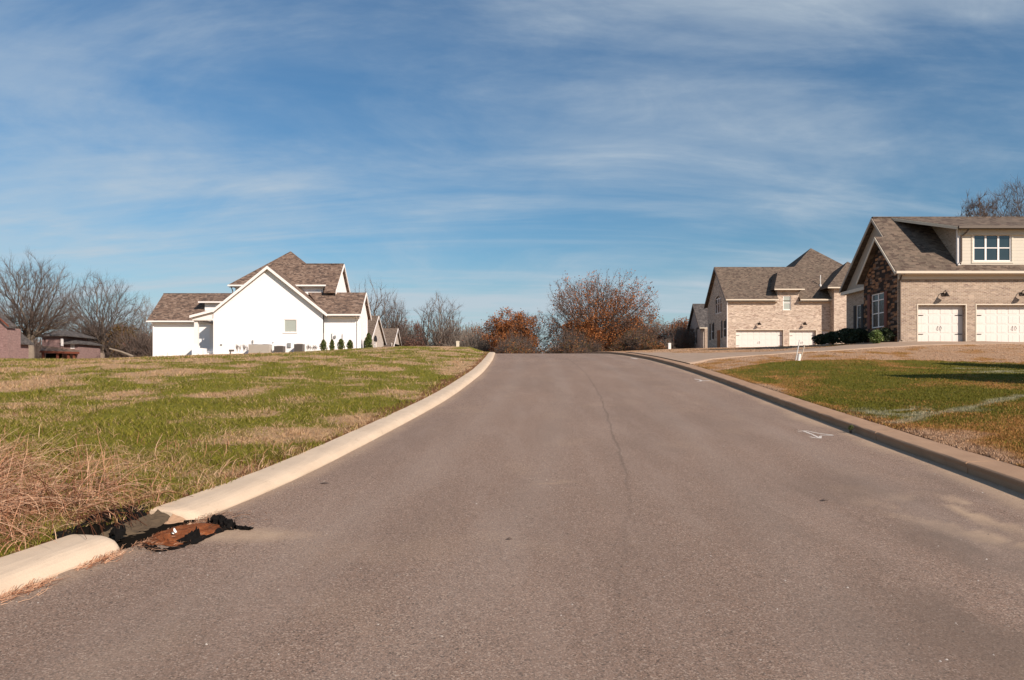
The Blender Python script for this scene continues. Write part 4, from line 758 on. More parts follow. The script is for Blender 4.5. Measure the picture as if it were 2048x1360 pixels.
    b = MB(); rect(b, (0, FY), X_, (0, 1), d3[0]+.003, d3[1]-.003, 4.6, d3[3]-.003, .25, .3)
    for i in range(3): rect(b, (0, FY), X_, (0, 1), d3[0]+.15, d3[1]-.15, 4.7+i*.72, 5.25+i*.72, .23, .251)
    b.build('service_door', M['door_paint'], r)
    lantern(r, k(1517.5), FY, zz(648), 1.3); lantern(r, k(1608.5), FY, zz(648), 1.3)
    downspout(r, k(1668.5, 85.3), FY-.05, 4.9, 9.9, 'cream'); downspout(r, k(1454), FY, 4.9, 9.8, 'trim_white', .2)
    b = MB(); p = 1.6; y = 87.1; vx = k(1641.5, 87); zb = 10.11+.87*(y-85.2); b.tube([(vx, y, zb-.1), (vx, y, zb+.12), (vx, y, zb+.14), (vx, y, zb+1.15)], [.13, .10, .05, .05], 8); b.build('vent_pipe', M['pvc'], r)
second_house()
def third_house():
    r = empty('brick_house', (29, 116, 5.6), 'small grey roofed house in shade behind the large pale brick house', 'house')
    b = MB(); gw = (114.8, 116.6, 6.6, 8.9); X0 = 26.6; wall(b, (X0, 0), Y_, (1, 0), 112.4, 119.6, 4.5, 8.7, [gw], .15); b.poly([(X0, 112.4, 8.7), (X0, 119.6, 8.7), (X0, 116, 12.2)]); wall(b, (0, 112.4), X_, (0, 1), X0, 40, 4.5, 8.7); b.build('wall', M['grey_brick'], r)
    b = MB(); b.slab([(26.35, 112, 8.81), (40, 112, 8.81), (40, 116, 12.5), (26.35, 116, 12.5)], .15); b.slab([(26.35, 120, 8.81), (40, 120, 8.81), (40, 116, 12.5), (26.35, 116, 12.5)], .15); b.build('roof', M['shingle_grey'], r)
    rake(r, [(26.32, 112, 8.7), (26.32, 116, 12.36), (26.32, 120, 8.7)], 'downpipe', .06, .25); window(r, (X0, 0), Y_, (1, 0), *gw, (1, 1), 2, .12, .09, shut='shutter_dark')
    b = MB(); b.box(26.95, 27.45, 111.4, 111.9, 4.5, 8.6); b.build('porch_post', M['tan_brick'], r); gutter(r, (26.35, 111.93, 8.7), (30, 111.93, 8.7), 'cream', .16)
third_house()

# ------------------------------------------------------------------ white house on the left
def white_house():
    r = empty('white_house', (-20, 68, 3.7), 'white painted brick house with brown shingle roofs on the left rise', 'house'); Wm = M['white_brick']
    k = lambda px, y: (px-CX)/F*y; zz = lambda py, y: CH-(py-HY)/F*y; FY = 66.6
    x0, x1 = -24.98, -15.8; ap = -20.38; w = (k(568, FY), k(593, FY), zz(664.5, FY), zz(639, FY))
    b = MB(); wall(b, (0, FY), X_, (0, 1), x0, x1, 2.6, 7.2, [w], .12); b.poly([(x0, FY, 7.2), (x1, FY, 7.2), (ap, FY, 10.85)]); wall(b, (x0, 0), Y_, (1, 0), FY, 74.2, 2.6, 7.2); b.build('wall', Wm, r)
    b = MB(); boxwall(b, x1, -12.85, 66.95, 70.9, 2.6, 6.95); b.poly([(-12.85, 66.95, 6.95), (-12.85, 70.9, 6.95), (-12.85, 68.8, 8.85)]); b.build('wing_wall', Wm, r)
    b = MB(); boxwall(b, -33.5, -25.0, 74.2, 80.6, 2.6, 6.9); b.poly([(-33.5, 74.2, 6.9), (-33.5, 80.6, 6.9), (-33.5, 77.4, 9.6)]); b.build('garage_wall', Wm, r)
    b = MB(); boxwall(b, -24.1, -16.45, 69.4, 77, 6, 9.72); wall(b, (-15.35, 0), Y_, (-1, 0), 69.1, 74.6, 6, 9.3); b.poly([(-15.35, 69.1, 9.3), (-15.35, 74.6, 9.3), (-15.35, 72.6, 11.0), (-15.35, 71.55, 11.75), (-15.35, 70.2, 10.6)]); b.build('upper_wall', Wm, r)
    # main gable roof
    b = MB(); zr = 11.0; ex = -15.42; ze = 7.03; b.slab([(ap, 66.3, zr), (ex, 66.3, ze), (ex, 73, ze), (ap, 73, zr)], .13); lx = -24.9; lz = zr-.805*(ap-lx); b.slab([(ap, 66.3, zr), (ap, 73, zr), (lx, 73.6, lz), (lx, 66.3, lz)], .13); b.slab([(lx, 66.3, lz), (lx, 74.15, lz), (-26.84, 74.15, 6.86), (-26.84, 66.3, 6.86)], .13)
    # wing
    b.slab([(-15.6, 66.42, 6.98), (-12.6, 66.42, 6.98), (-12.6, 68.8, 9.03), (-17.6, 68.8, 9.03)], .13); b.slab([(-17.6, 71.2, 6.98), (-12.6, 71.2, 6.98), (-12.6, 68.8, 9.03), (-17.6, 68.8, 9.03)], .13)
    # garage
    b.slab([(-33.85, 73.8, 6.98), (-24.2, 73.8, 6.98), (-24.2, 77.4, 9.85), (-33.85, 77.4, 9.85)], .13); b.slab([(-33.85, 81, 6.98), (-24.2, 81, 6.98), (-24.2, 77.4, 9.85), (-33.85, 77.4, 9.85)], .13)
    # upper block
    s = .845; hip(b, -24.56, -16.12, 69, 77.4, 9.74, s, .12); e = .006
    P = lambda y: 9.74+s*(y-69)-e
    b.slab([(-18.2, 70.5, P(70.5)), (-16.1, 69.05, P(69.05)), (-16.1, 68.2, P(68.2)), (-15.1, 68.2, P(68.2)), (-15.1, 71.55, P(71.55)), (-20.0, 71.55, P(71.55))], .13); b.slab([(-20, 71.55, P(71.55)), (-15.1, 71.55, P(71.55)), (-15.1, 75.2, P(67.9)), (-20, 75.2, P(67.9))], .13)
    b.box(-33.85, -24.2, 77.3, 77.5, 9.83, 9.885); b.box(-18.9, -15.1, 71.45, 71.65, P(71.55)-.02, P(71.55)+.035)
    b.build('roof', M['shingle'], r)
    rake(r, [(lx, 66.27, lz-.14), (ap, 66.27, zr-.15), (ex, 66.27, ze-.14)], 'trim_white', .06, .26, (0, 1, 0)); rake(r, [(-26.84, 66.27, 6.74), (lx-.01, 66.27, lz-.12)], 'trim_white', .06, .2, (0, 1, 0))
    rake(r, [(-12.57, 66.42, 6.86), (-12.57, 68.8, 8.90), (-12.57, 71.2, 6.86)], 'trim_white', .06, .22); rake(r, [(-15.07, 68.2, P(68.2)-.12), (-15.07, 71.55, P(71.55)-.13), (-15.07, 75.2, P(67.9)-.12)], 'trim_white', .06, .22)
    for p, q in (((-33.85, 73.73, 6.89), (-24.95, 73.73, 6.89)), ((-15.45, 66.35, 6.90), (-12.6, 66.35, 6.90)), ((-24.6, 68.93, 9.65), (-22.6, 68.93, 9.65)), ((-18.9, 68.93, 9.65), (-16.1, 68.93, 9.65))): gutter(r, p, q, 'trim_white', .14)
    b = MB(); b.box(-24.56, -16.15, 69.06, 69.39, 9.52, 9.56); b.build('soffit', M['trim_white'], r); b = MB(); b.box(-33.5, -25, 73.85, 74.19, 6.74, 6.78); b.build('soffit', M['trim_white'], r); b = MB(); b.box(-15.4, -12.7, 66.5, 66.94, 6.74, 6.78); b.build('soffit', M['trim_white'], r)
    window(r, (0, FY), X_, (0, 1), *w, (1,), [], .08, .05, 'trim_white', 'blind', sill='trim_white')
    # garage dormer
    b = MB(); wall(b, (0, 75.06), X_, (0, 1), -28.95, -26.0, 7.8, 8.8); b.poly([(-28.95, 75.06, 7.8), (-28.95, 75.06, 8.75), (-28.95, 77.2, 9.6)]); b.build('dormer_wall', Wm, r); b = MB(); b.slab([(-29.4, 74.7, 8.82), (-25.6, 74.7, 8.82), (-25.6, 77.45, 9.88), (-29.4, 77.45, 9.88)], .1); b.build('dormer_roof', M['shingle'], r); gutter(r, (-29.4, 74.64, 8.76), (-25.6, 74.64, 8.76), 'trim_white', .13)
    # porch
    b = MB(); b.poly([(-26.7, 66.5, 6.5), (x0-.01, 66.5, 6.5), (x0-.01, 66.5, 7.12), (-26.7, 66.5, 6.72)]); b.box(-26.7, x0-.01, 66.52, 66.75, 6.45, 6.6); b.box(-26.7, -26.45, 66.8, 74.1, 6.4, 6.62); b.build('porch_beam', M['trim_white'], r)
    b = MB(); b.box(-26.75, x0-.01, 68.4, 74.15, 2.8, 4.16); b.box(-26.75, -25.9, 66.55, 68.4, 2.8, 4.14)
    for i in range(4): b.box(-25.88, x0-.01, 66.9+i*.36, 68.39, 3.2+i*.2, 3.55+i*.2)
    b.build('porch_floor', Wm, r)
    for y in (66.85, 70.3, 73.6): c = MB(); c.box(-26.62, -26.32, y-.15, y+.15, 4.142, 6.4); c.box(-26.67, -26.27, y-.2, y+.2, 4.141, 4.36); c.build('porch_column', M['trim_white'], r)
    b = MB(); b.box(k(458, 66.55), k(468, 66.55), 66.56, 66.6, 3.88, 4.02); b.tube([(k(461.5, 66.5), 66.5, 3.4), (k(461.5, 66.5), 66.5, 3.95)], .03, 6); b.build('vent_grille', M['dark_metal'], r)
    b = MB(); b.box(k(575.5, FY), k(582, FY), 66.5, 66.597, zz(695, FY), zz(686, FY)); b.build('meter_box', M['metal_grey'], r); b = MB(); b.box(k(504.5, FY), k(507, FY), 66.52, 66.597, zz(686.5, FY), zz(680.5, FY)); b.build('outlet_box', M['metal_grey'], r); b = MB(); b.box(k(545.5, FY), k(547, FY), 66.54, 66.597, zz(686, FY), zz(684, FY)); b.build('outlet_box', M['metal_grey'], r); b = MB(); b.box(k(441, FY), k(444.5, FY), 66.54, 66.597, zz(691, FY), zz(688, FY)); b.build('faucet_box', M['metal_grey'], r)
    # gas meter and pipes on the wing
    b = MB(); xx = k(665, 66.9); b.tube([(xx, 66.85, 3.6), (xx, 66.85, zz(666, 66.9)), (xx+.1, 66.85, zz(666, 66.9))], .035, 6); b.tube([(k(686, 66.9), 66.85, 3.6), (k(686, 66.9), 66.85, zz(667, 66.9))], .03, 6); b.build('conduit', M['trim_white'], r); b = MB(); b.box(k(668, 66.9), k(672, 66.9), 66.8, 66.945, zz(676, 66.9), zz(671, 66.9)); b.build('gas_meter', M['metal_grey'], r)
    downspout(r, k(715, 66.9), 66.95, 3.9, 6.85, 'trim_white', .5); downspout(r, k(306, 74.1), 74.2, 3.6, 6.85, 'trim_white', .4); downspout(r, k(465, 69.3), 69.4, 8.5, 9.6, 'downpipe', .4)
    b = MB(); b.tube([(-12.80, 67.2, 3.9), (-12.80, 67.2, 6.1)], .04, 6); b.build('side_pipe', M['trim_white'], r); b = MB(); b.tube([(-12.80, 69.9, 3.9), (-12.80, 69.9, 6.6)], .04, 6); b.build('side_pipe', M['trim_white'], r)
white_house()
def ac(px0, px1, py1, y, mat, label, group='air conditioners by the white house'):
    x0 = (px0-CX)/F*y; x1 = (px1-CX)/F*y; z = gz((x0+x1)/2, y); zt = CH-(py1-HY)/F*y; r = empty('air_conditioner', ((x0+x1)/2, y+.35, z), label, 'air conditioner', group); d = .72
    b = MB(); b.box(x0-.03, x1+.03, y-.03, y+d+.03, z-.2, z+.06); b.build('base_pad', M['drive'], r)
    b = MB(); b.box(x0, x1, y, y+d, z+.06, zt-.03); n = int((zt-z)/.05)
    for i in range(n): zc = z+.1+(zt-z-.2)*i/max(1, n-1); b.box(x0+.04, x1-.04, y-.012, y+.001, zc, zc+.02); b.box(x0-.012, x0+.001, y+.04, y+d-.04, zc, zc+.02)
    b.build('casing', M[mat], r)
    b = MB(); b.box(x0-.01, x1+.01, y-.01, y+d+.01, zt-.03, zt); nf = 1 if x1-x0 < 1 else 2
    for i in range(nf):
        c = x0+(x1-x0)*(i+.5)/nf
        for q in (.1, .18, .26): b.tube([(c+q*math.cos(a), y+d/2+q*math.sin(a), zt+.015) for a in np.linspace(0, 6.283, 17)], .008, 4)
    b.build('fan_grille', M['dark_metal'], r)
ac(497, 539, 689, 65.4, 'ac_beige', 'wide beige double air conditioner against the white house wall'); ac(548, 566, 692, 65.5, 'dark_metal', 'dark air conditioner left of the meter box, between the other two'); ac(588, 605, 688, 65.5, 'dark_metal', 'dark air conditioner right of the meter box, under the window')

# ------------------------------------------------------------------ farther houses
def left_back_houses():
    r = empty('brick_house', (-20, 107, 3.5), 'pale brick house with an arched window behind the white house', 'house'); X = -18.0; Wm = M['grey_brick']
    gw = (105.2, 107.6, 5.1, 6.6); b = MB(); wall(b, (X-.25, 0), Y_, (-1, 0), 102.6, 113.2, 2.5, 6.9, [gw], .15); b.poly([(X-.25, 102.6, 6.9), (X-.25, 113.2, 6.9), (X-.25, 107.6, 9.9)]); wall(b, (0, 102.6), X_, (0, 1), -30, X-.25, 2.5, 6.9); b.build('wall', Wm, r)
    b = MB(); b.slab([(-30, 102.2, 6.7), (X, 102.2, 6.7), (X, 107.6, 10.1), (-30, 107.6, 10.1)], .15); b.slab([(-30, 114, 6.5), (X, 114, 6.5), (X, 107.6, 10.1), (-30, 107.6, 10.1)], .15); b.build('roof', M['shingle_dark'], r)
    rake(r, [(X+.03, 102.2, 6.6), (X+.03, 107.6, 9.98), (X+.03, 114, 6.4)], 'trim_white', .06, .2); window(r, (X-.25, 0), Y_, (-1, 0), *gw, (1, 1, 1), 3, .12, .08)
    c = (106.4, 6.62); b = MB(); b.poly([(X-.22, c[0]+1.3*math.cos(a), c[1]+.75*math.sin(a)) for a in np.linspace(0, math.pi, 12)]); b.build('arch_panel', M['shutter_dark'], r)
    b = MB(); hip(b, X-.3, X+1.2, 111.5, 114.5, 6.0, .5, .12); b.box(X-.2, X+.6, 112, 114, 4.9, 5.9); b.build('entry_canopy', M['downpipe'], r)
    r = empty('brick_house', (-20, 125, 3.2), 'farthest pale gabled house showing just right of its taller neighbour', 'house'); X = -17.9
    b = MB(); gw = (121.6, 123.2, 5.0, 7.0); wall(b, (X-.25, 0), Y_, (-1, 0), 119.6, 130.4, 1.5, 6.0, [gw], .15); b.poly([(X-.25, 119.6, 6), (X-.25, 130.4, 6), (X-.25, 125, 9.3)]); wall(b, (0, 119.6), X_, (0, 1), -30, X-.25, 1.5, 6); b.build('wall', Wm, r)
    b = MB(); b.slab([(-28, 119.2, 5.7), (X, 119.2, 5.7), (X, 125, 9.5), (-28, 125, 9.5)], .15); b.slab([(-28, 131, 5.7), (X, 131, 5.7), (X, 125, 9.5), (-28, 125, 9.5)], .15); b.build('roof', M['shingle_dark'], r)
    rake(r, [(X+.03, 119.2, 5.6), (X+.03, 125, 9.38), (X+.03, 131, 5.6)], 'trim_white', .06, .2); window(r, (X-.25, 0), Y_, (-1, 0), *gw, (1, 1), 2, .12, .08)
left_back_houses()
def far_left():
    y = 100.; k = lambda px, y: (px-CX)/F*y; zz = lambda py, y: CH-(py-HY)/F*y
    r = empty('brick_house', (k(-40, y), y+5, 1.2), 'pinkish brick house with a large gable at the far left edge', 'house')
    xl0, xr0 = k(-150, y), k(32, y); xa = (xl0+xr0)/2; ze = zz(683, y); za = zz(600, y); w = (k(3, y), k(15.5, y), zz(716, y), zz(704.5, y)); b = MB()
    wall(b, (0, y), X_, (0, 1), xl0, xr0, 0, ze-.05, [w], .15); b.poly([(xl0, y, ze-.05), (xr0, y, ze-.05), (xa, y, za-.15)]); wall(b, (xr0, 0), Y_, (-1, 0), y, y+2.6, 0, ze-.1); b.build('wall', M['purple_brick'], r)
    b = MB(); b.slab([(xa, y-.4, za), (xr0+.5, y-.4, ze-.2), (xr0+.5, y+3, ze-.2), (xa, y+3, za)], .15); b.slab([(xa, y-.4, za), (xl0-.5, y-.4, ze-.2), (xl0-.5, y+3, ze-.2), (xa, y+3, za)], .15)
    b.build('roof', M['shingle_grey'], r); rake(r, [(xl0-.5, y-.43, ze-.32), (xa, y-.43, za-.12), (xr0+.5, y-.43, ze-.32)], 'tan_brick', .08, .22, (0, 1, 0)); window(r, (0, y), X_, (0, 1), *w, (1,), 1, .1, .06)
    # nested front gable with orange trim
    b = MB(); x0, x1 = k(-70, 97), k(17.5, 97); b.slab([((x0+x1)/2, 97, zz(612, 97)), (x1, 97, zz(651, 97)), (x1, 98.5, zz(651, 97)), ((x0+x1)/2, 98.5, zz(612, 97))], .15); b.slab([((x0+x1)/2, 97, zz(612, 97)), (x0, 97, zz(651, 97)), (x0, 98.5, zz(651, 97)), ((x0+x1)/2, 98.5, zz(612, 97))], .15); b.build('front_gable_roof', M['shingle_grey'], r)
    b = MB(); x1b = x1-.4; wall(b, (0, 97.3), X_, (0, 1), x0+.4, x1b, 0, zz(655, 97)); b.poly([(x0+.4, 97.3, zz(655, 97)), (x1b, 97.3, zz(655, 97)), ((x0+x1)/2, 97.3, zz(615, 97))]); wall(b, (x1b, 0), Y_, (-1, 0), 97.3, 100, 0, zz(655, 97)); b.build('front_gable_wall', M['purple_brick'], r)
    rake(r, [((x0+x1)/2, 96.97, zz(612, 97)-.1), (x1, 96.97, zz(651, 97)-.1)], 'shutter', .08, .22, (0, 1, 0))
    y = 118.; r = empty('brick_house', (k(120, y), y+4, 1.0), 'pinkish brick house with a hipped roof and covered porch behind the bare tree', 'house')
    b = MB(); boxwall(b, k(84, y), k(124, y), y, y+7, 0, zz(671, y), [(k(88, y), k(91, y), zz(686, y), zz(678, y))]); b.build('upper_wall', M['purple_brick'], r); b = MB(); hip(b, k(78, y), k(134, y-.5), y-.6, y+8, zz(671, y), .42); b.build('roof', M['shingle_grey'], r)
    b = MB(); ww = (k(136, y), k(145, y), zz(697, y), zz(688, y)); boxwall(b, k(124, y)+.01, k(152, y), y+.6, y+7, 0, zz(687, y), [ww]); b.build('wing_wall', M['purple_brick'], r); window(r, (0, y+.6), X_, (0, 1), *ww, (1, 1, 1), 1, .1, .1)
    b = MB(); hip(b, k(118, y), k(158, y), y, y+7.6, zz(686.5, y), .35); b.build('wing_roof', M['shingle_grey'], r)
    b = MB(); b.box(k(122.5, y), k(127, y), y-.15, y, zz(692, y), zz(677, y)); b.build('corner_trim', M['trim_white'], r)
    b = MB(); b.slab([(k(80, y-4), y-4, zz(706, y-4)+.3), (k(159, y-4), y-4, zz(704.5, y-4)), (k(159, y), y-.01, zz(700, y)), (k(84, y), y-.01, zz(691, y))], .2); b.build('porch_roof', M['shingle'], r); rake(r, [(k(80, y-4), y-4.05, zz(706, y-4)+.2), (k(159, y-4), y-4.05, zz(704.5, y-4)-.1)], 'shutter', .1, .3, (0, 1, 0))
    for px in (86, 115, 137, 148): b = MB(); xx = k(px, y-3.7); b.box(xx-.13, xx+.13, y-3.8, y-3.54, 0, zz(705, y-4)); b.build('porch_post', M['shutter'], r)
    b = MB(); b.box(k(92, y), k(124, y), y-.03, y-.005, .2, zz(707, y)); b.build('porch_shade_panel', M['interior_shade'], r)  # near-black panel on solid wall, stands in for shade behind the porch
far_left()
# neighbour house whose twin gables throw the two shadow bands on the right lawn
def neighbour():
    r = empty('brick_house', (26, 18, 1.2), 'tan brick house with twin gables on the lot beside the near right lawn', 'house')
    T1 = ground_at(1745, 750); T2 = ground_at(1858, 726); te = math.tan(EL)
    def gab(T, X, half, s, X1):
        Lh = (X-T.x)/math.sin(AZ); ry = T.y-Lh*math.cos(AZ); rzz = T.z+Lh*te; ze = rzz-s*half
        b = MB(); b.slab([(X, ry, rzz), (X, ry-half, ze), (X1, ry-half, ze), (X1, ry, rzz)], .15); b.slab([(X, ry, rzz), (X, ry+half, ze), (X1, ry+half, ze), (X1, ry, rzz)], .15); b.build('roof', M['shingle_dark'], r)
        b = MB(); h = half-.35; w = (ry-1.0, ry+1.0, 2.4, 4.1); wall(b, (X+.3, 0), Y_, (1, 0), ry-h, ry+h, .2, ze+.2, [w], .12); b.poly([(X+.3, ry-h, ze+.2), (X+.3, ry+h, ze+.2), (X+.3, ry, rzz-.16)]); wall(b, (0, ry-h), X_, (0, 1), X+.3, X1, .2, ze+.2); wall(b, (0, ry+h), X_, (0, -1), X+.3, X1, .2, ze+.2); wall(b, (X1, 0), Y_, (-1, 0), ry-h, ry+h, .2, ze+.2); b.build('wall', M['tan_brick'], r)
        window(r, (X+.3, 0), Y_, (1, 0), *w, (1, 1), 2, .1, .06, shut='shutter_dark'); rake(r, [(X-.03, ry-half, ze-.12), (X-.03, ry, rzz-.13), (X-.03, ry+half, ze-.12)], 'cream', .05, .2)
    gab(T1, 19.0, 3.4, .87, 29); gab(T2, 24.0, 3.3, .87, 34)
neighbour()

# ------------------------------------------------------------------ trees
def grow(seed, H, levels, kids, spread, trunk_frac=.22, up=.25, gnarl=.22, multi=1, limb=.5, r0=None):
    """branch skeleton: list of (points, radii)"""
    R = random.Random(seed); out = []; tips = []; r0 = r0 or H*.022
    def rnd_perp(d):
        a = Vector((R.gauss(0, 1), R.gauss(0, 1), R.gauss(0, 1))); a -= d*a.dot(d); return a.normalized()
    def br(p, d, ln, r, lv):
        n = 5 if lv <= 1 else (4 if lv == 2 else 3); pts = [p.copy()]; rs = [r]; q = p.copy(); dd = d.copy()
        for i in range(n):
            dd = (dd+rnd_perp(dd)*gnarl*R.random()+Vector((0, 0, up*.25))*(1 if lv else .1)).normalized(); q = q+dd*ln/n; pts.append(q.copy()); rs.append(r*(1-.62*(i+1)/n))
        out.append((lv, pts, rs))
        if lv >= levels: tips.append(q.copy()); tips.append(pts[-2].copy()); return
        k = kids[lv]
        for j in range(k):
            t = (.25+.75*(j+1)/k)if lv else (.55+.45*(j+1)/k); t = min(1, t+R.uniform(-.08, .0)); i = min(n-1, int(t*n)); fr = t*n-i; bp = pts[i].lerp(pts[i+1], max(0, min(1, fr))); bd = (pts[i+1]-pts[i]).normalized()
            a = math.radians(R.uniform(*spread)) * (1 if lv else 1.0); nd = (bd*math.cos(a)+rnd_perp(bd)*math.sin(a)).normalized()
            br(bp, nd, ln*R.uniform(.55, .78)*(1.0 if lv else limb/trunk_frac*.9), rs[i]*R.uniform(.5, .72), lv+1)
    for m in range(multi):
        a = 6.283*m/multi+R.random(); d = Vector((0, 0, 1)) if multi == 1 else Vector((.33*math.cos(a), .33*math.sin(a), 1)).normalized(); br(Vector((.2*math.cos(a), .2*math.sin(a), 0))*(multi > 1), d, H*trunk_frac, r0*(1 if multi == 1 else .7), 0)
    return out, tips
def fit(out, tips, H, half):
    P = np.array([p for _, ps, _ in out for p in ps]); zmax = np.percentile(P[:, 2], 99.7); hx = np.percentile(np.abs(P[:, :2]), 99); sz = H/zmax; sx = half/hx
    f = lambda p: Vector((p.x*sx, p.y*sx, p.z*sz)); return [(lv, [f(p) for p in ps], rs) for lv, ps, rs in out], [f(p) for p in tips]
def segs_mesh(lst, minr, loc):
    V = []; Fq = []; base = 0
    for lv, ps, rs in lst:
        n = 7 if lv == 0 else (5 if lv == 1 else 3); P = np.array([tuple(p) for p in ps]); T = np.gradient(P, axis=0); T /= np.linalg.norm(T, axis=1)[:, None]+1e-9
        ref = np.array([0, 0, 1.]) if abs(T[0, 2]) < .9 else np.array([1., 0, 0]); A = np.cross(T, ref); A /= np.linalg.norm(A, axis=1)[:, None]+1e-9; B = np.cross(T, A); a = np.arange(n)*2*math.pi/n
        rr = np.maximum(np.array(rs), minr); ring = P[:, None]+(A[:, None]*np.cos(a)[None, :, None]+B[:, None]*np.sin(a)[None, :, None])*rr[:, None, None]; V.append(ring.reshape(-1, 3)); m = len(ps)
        i = np.arange(m-1)[:, None]*n; j = np.arange(n)[None]; j2 = (j+1) % n; Fq.append(np.stack([i+j, i+j2, i+n+j2, i+n+j], -1).reshape(-1, 4)+base); base += m*n
    return np.concatenate(V)+np.array(loc), np.concatenate(Fq)
def leafquads(C, size, seed=0, flat=0.):
    g = np.random.default_rng(seed); n = len(C); a = g.normal(size=(n, 3)); a /= np.linalg.norm(a, axis=1)[:, None]; b = g.normal(size=(n, 3)); b -= a*(a*b).sum(1)[:, None]; b /= np.linalg.norm(b, axis=1)[:, None]
    s = size*(.5+g.random(n))[:, None]; V = np.stack([C-a*s, C+b*s*.6, C+a*s, C-b*s*.6], 1).reshape(-1, 3); Fq = (np.arange(n)*4)[:, None]+np.arange(4)[None]; return V, Fq, np.repeat(g.random(n), 4)
def grow2(seed, H, half, n, fork=.2, low=.2, alpha=.62, ang=.6, multi=1, rtr=.02, ntw=5, tl=.06, shape=1., stiff=.22):
    g = np.random.default_rng(seed); f0 = np.array([0, 0, H*fork]); zc = H*(.45+.08*shape); lowz = H*low
    D = g.normal(size=(n*2, 3)); D /= np.linalg.norm(D, axis=1)[:, None]; rr = g.random(n*2)**(1/2.3); ph = g.random(6)*6.28; a = np.arctan2(D[:, 1], D[:, 0])
    lump = 1+.10*np.sin(3*a+ph[0]+2*D[:, 2])+.08*np.sin(5*a+ph[1]+5*D[:, 2])+.07*np.sin(7*D[:, 2]+ph[2]+2*a)
    Pt = D*rr[:, None]*lump[:, None]; up = Pt[:, 2] > 0; z = np.where(up, zc+Pt[:, 2]*(H-zc)/1.12, zc+Pt[:, 2]*(zc-lowz)); t = np.clip((z-lowz)/(zc-lowz), 0, 1); tap = np.where(up, 1, .45+.55*t**.7) if shape >= 1 else np.where(up, 1, .12+.88*t)
    P = np.stack([Pt[:, 0]*half*tap/1.08, Pt[:, 1]*half*tap/1.08, z], -1)[:n]
    o = np.argsort(np.linalg.norm(P-f0, axis=1)); P = P[o]
    N_ = [np.array([0, 0, 0.])]; par = [-1]; pl = [0.]; di = [np.array([0, 0, 1.])]
    def add(p, q):
        N_.append(p); par.append(q); e = p-N_[q]; l = np.linalg.norm(e)+1e-9; pl.append(pl[q]+l); di.append(e/l); return len(N_)-1
    if multi == 1:
        q = 0
        for i in range(4): q = add(np.array([g.normal()*.01*H, g.normal()*.01*H, H*fork*(i+1)/4]), q)
    else:
        for m in range(multi):
            q = 0; w = 6.28*m/multi+g.random()
            for i in range(4): q = add(np.array([math.cos(w)*half*.30*(i+1)/4, math.sin(w)*half*.30*(i+1)/4, H*(fork+.16)*(i+1)/4]), q)
    A = np.zeros((n*4+60, 3)); Dr = np.zeros_like(A); Pl = np.zeros(len(A)); ok = np.zeros(len(A), bool); m0 = len(N_)
    A[:m0] = N_; Dr[:m0] = di; Pl[:m0] = pl; ok[:m0] = True; ok[:2] = False; ang_ = ang
    for p in P:
        m = len(N_); E = p-A[:m]; l = np.linalg.norm(E, axis=1)+1e-9; c = (E*Dr[:m]).sum(1)/l; cost = l*(1+ang*(1-c))+alpha*Pl[:m]; cost[~ok[:m]] = 1e9; q = int(cost.argmin()); L_ = l[q]
        k = 1 if L_ < H*.035 else min(4, int(L_/(H*.03)))
        a0 = A[q].copy(); d0 = Dr[q]*L_*stiff
        for i in range(k):
            t = (i+1)/k; pos = a0+(p-a0)*t+d0*(t*(1-t))*1.0+(g.normal(size=3)*L_*.022 if i < k-1 else 0); q = add(pos, q); A[q] = pos; Dr[q] = di[q]; Pl[q] = pl[q]; ok[q] = True
    M_ = len(N_); ch = [[] for _ in range(M_)]
    for i in range(1, M_): ch[par[i]].append(i)
    cnt = np.zeros(M_)
    for i in range(M_-1, 0, -1):
        if not ch[i]: cnt[i] = 1
        cnt[par[i]] += cnt[i]
    tot = cnt[0]; R = H*rtr*(cnt/tot)**.51; out = []; stack = [(0, None)]
    while stack:
        i, pr = stack.pop(); ids = [i] if pr is None else [pr, i]
        while ch[i]:
            c = sorted(ch[i], key=lambda j: -cnt[j]); 
            for j in c[1:]: stack.append((j, i))
            i = c[0]; ids.append(i)
        rs = [float(R[j]) for j in ids]
        if pr is not None: rs[0] = rs[1]*1.05
        out.append((0 if rs[0] > H*rtr*.5 else (1 if rs[0] > H*rtr*.25 else 3), [Vector(N_[j]) for j in ids], rs))
    # fine twigs on every thin node
    thin = np.array([i for i in range(2, M_) if cnt[i] <= 6]); B = np.repeat(thin, ntw); d0 = np.array(di)[B]; w = d0*1.1+g.normal(size=d0.shape)*.55+np.array([0, 0, .25]); w /= np.linalg.norm(w, axis=1)[:, None]; w2 = w+g.normal(size=w.shape)*.35+np.array([0, 0, .2]); w2 /= np.linalg.norm(w2, axis=1)[:, None]
    ln = H*tl*(.4+g.random(len(B)))[:, None]; p0 = np.array(N_)[B]; p1 = p0+w*ln*.5; p2 = p1+w2*ln*.5
    return out, [Vector(N_[i]) for i in range(M_) if not ch[i]], (p0, p1, p2)
def twigmesh(tw, r, loc):
    p0, p1, p2 = tw; n = len(p0); d = p2-p0; d /= np.linalg.norm(d, axis=1)[:, None]+1e-9; a = np.cross(d, [0, 0, 1.]); a /= np.linalg.norm(a, axis=1)[:, None]+1e-6; b = np.cross(d, a); V = []
    for p, q in ((p0, 1.), (p1, .8), (p2, .4)):
        for k in range(3): w = k*2.094; V.append(p+(a*math.cos(w)+b*math.sin(w))*r*q)
    V = np.stack(V, 1).reshape(-1, 3)+np.array(loc); F_ = [];
    for j in (0, 3):
        for k in range(3): F_.append((j+k, j+(k+1) % 3, j+3+(k+1) % 3, j+3+k))
    Fq = ((np.arange(n)*9)[:, None, None]+np.array(F_)[None]).reshape(-1, 4); return V, Fq
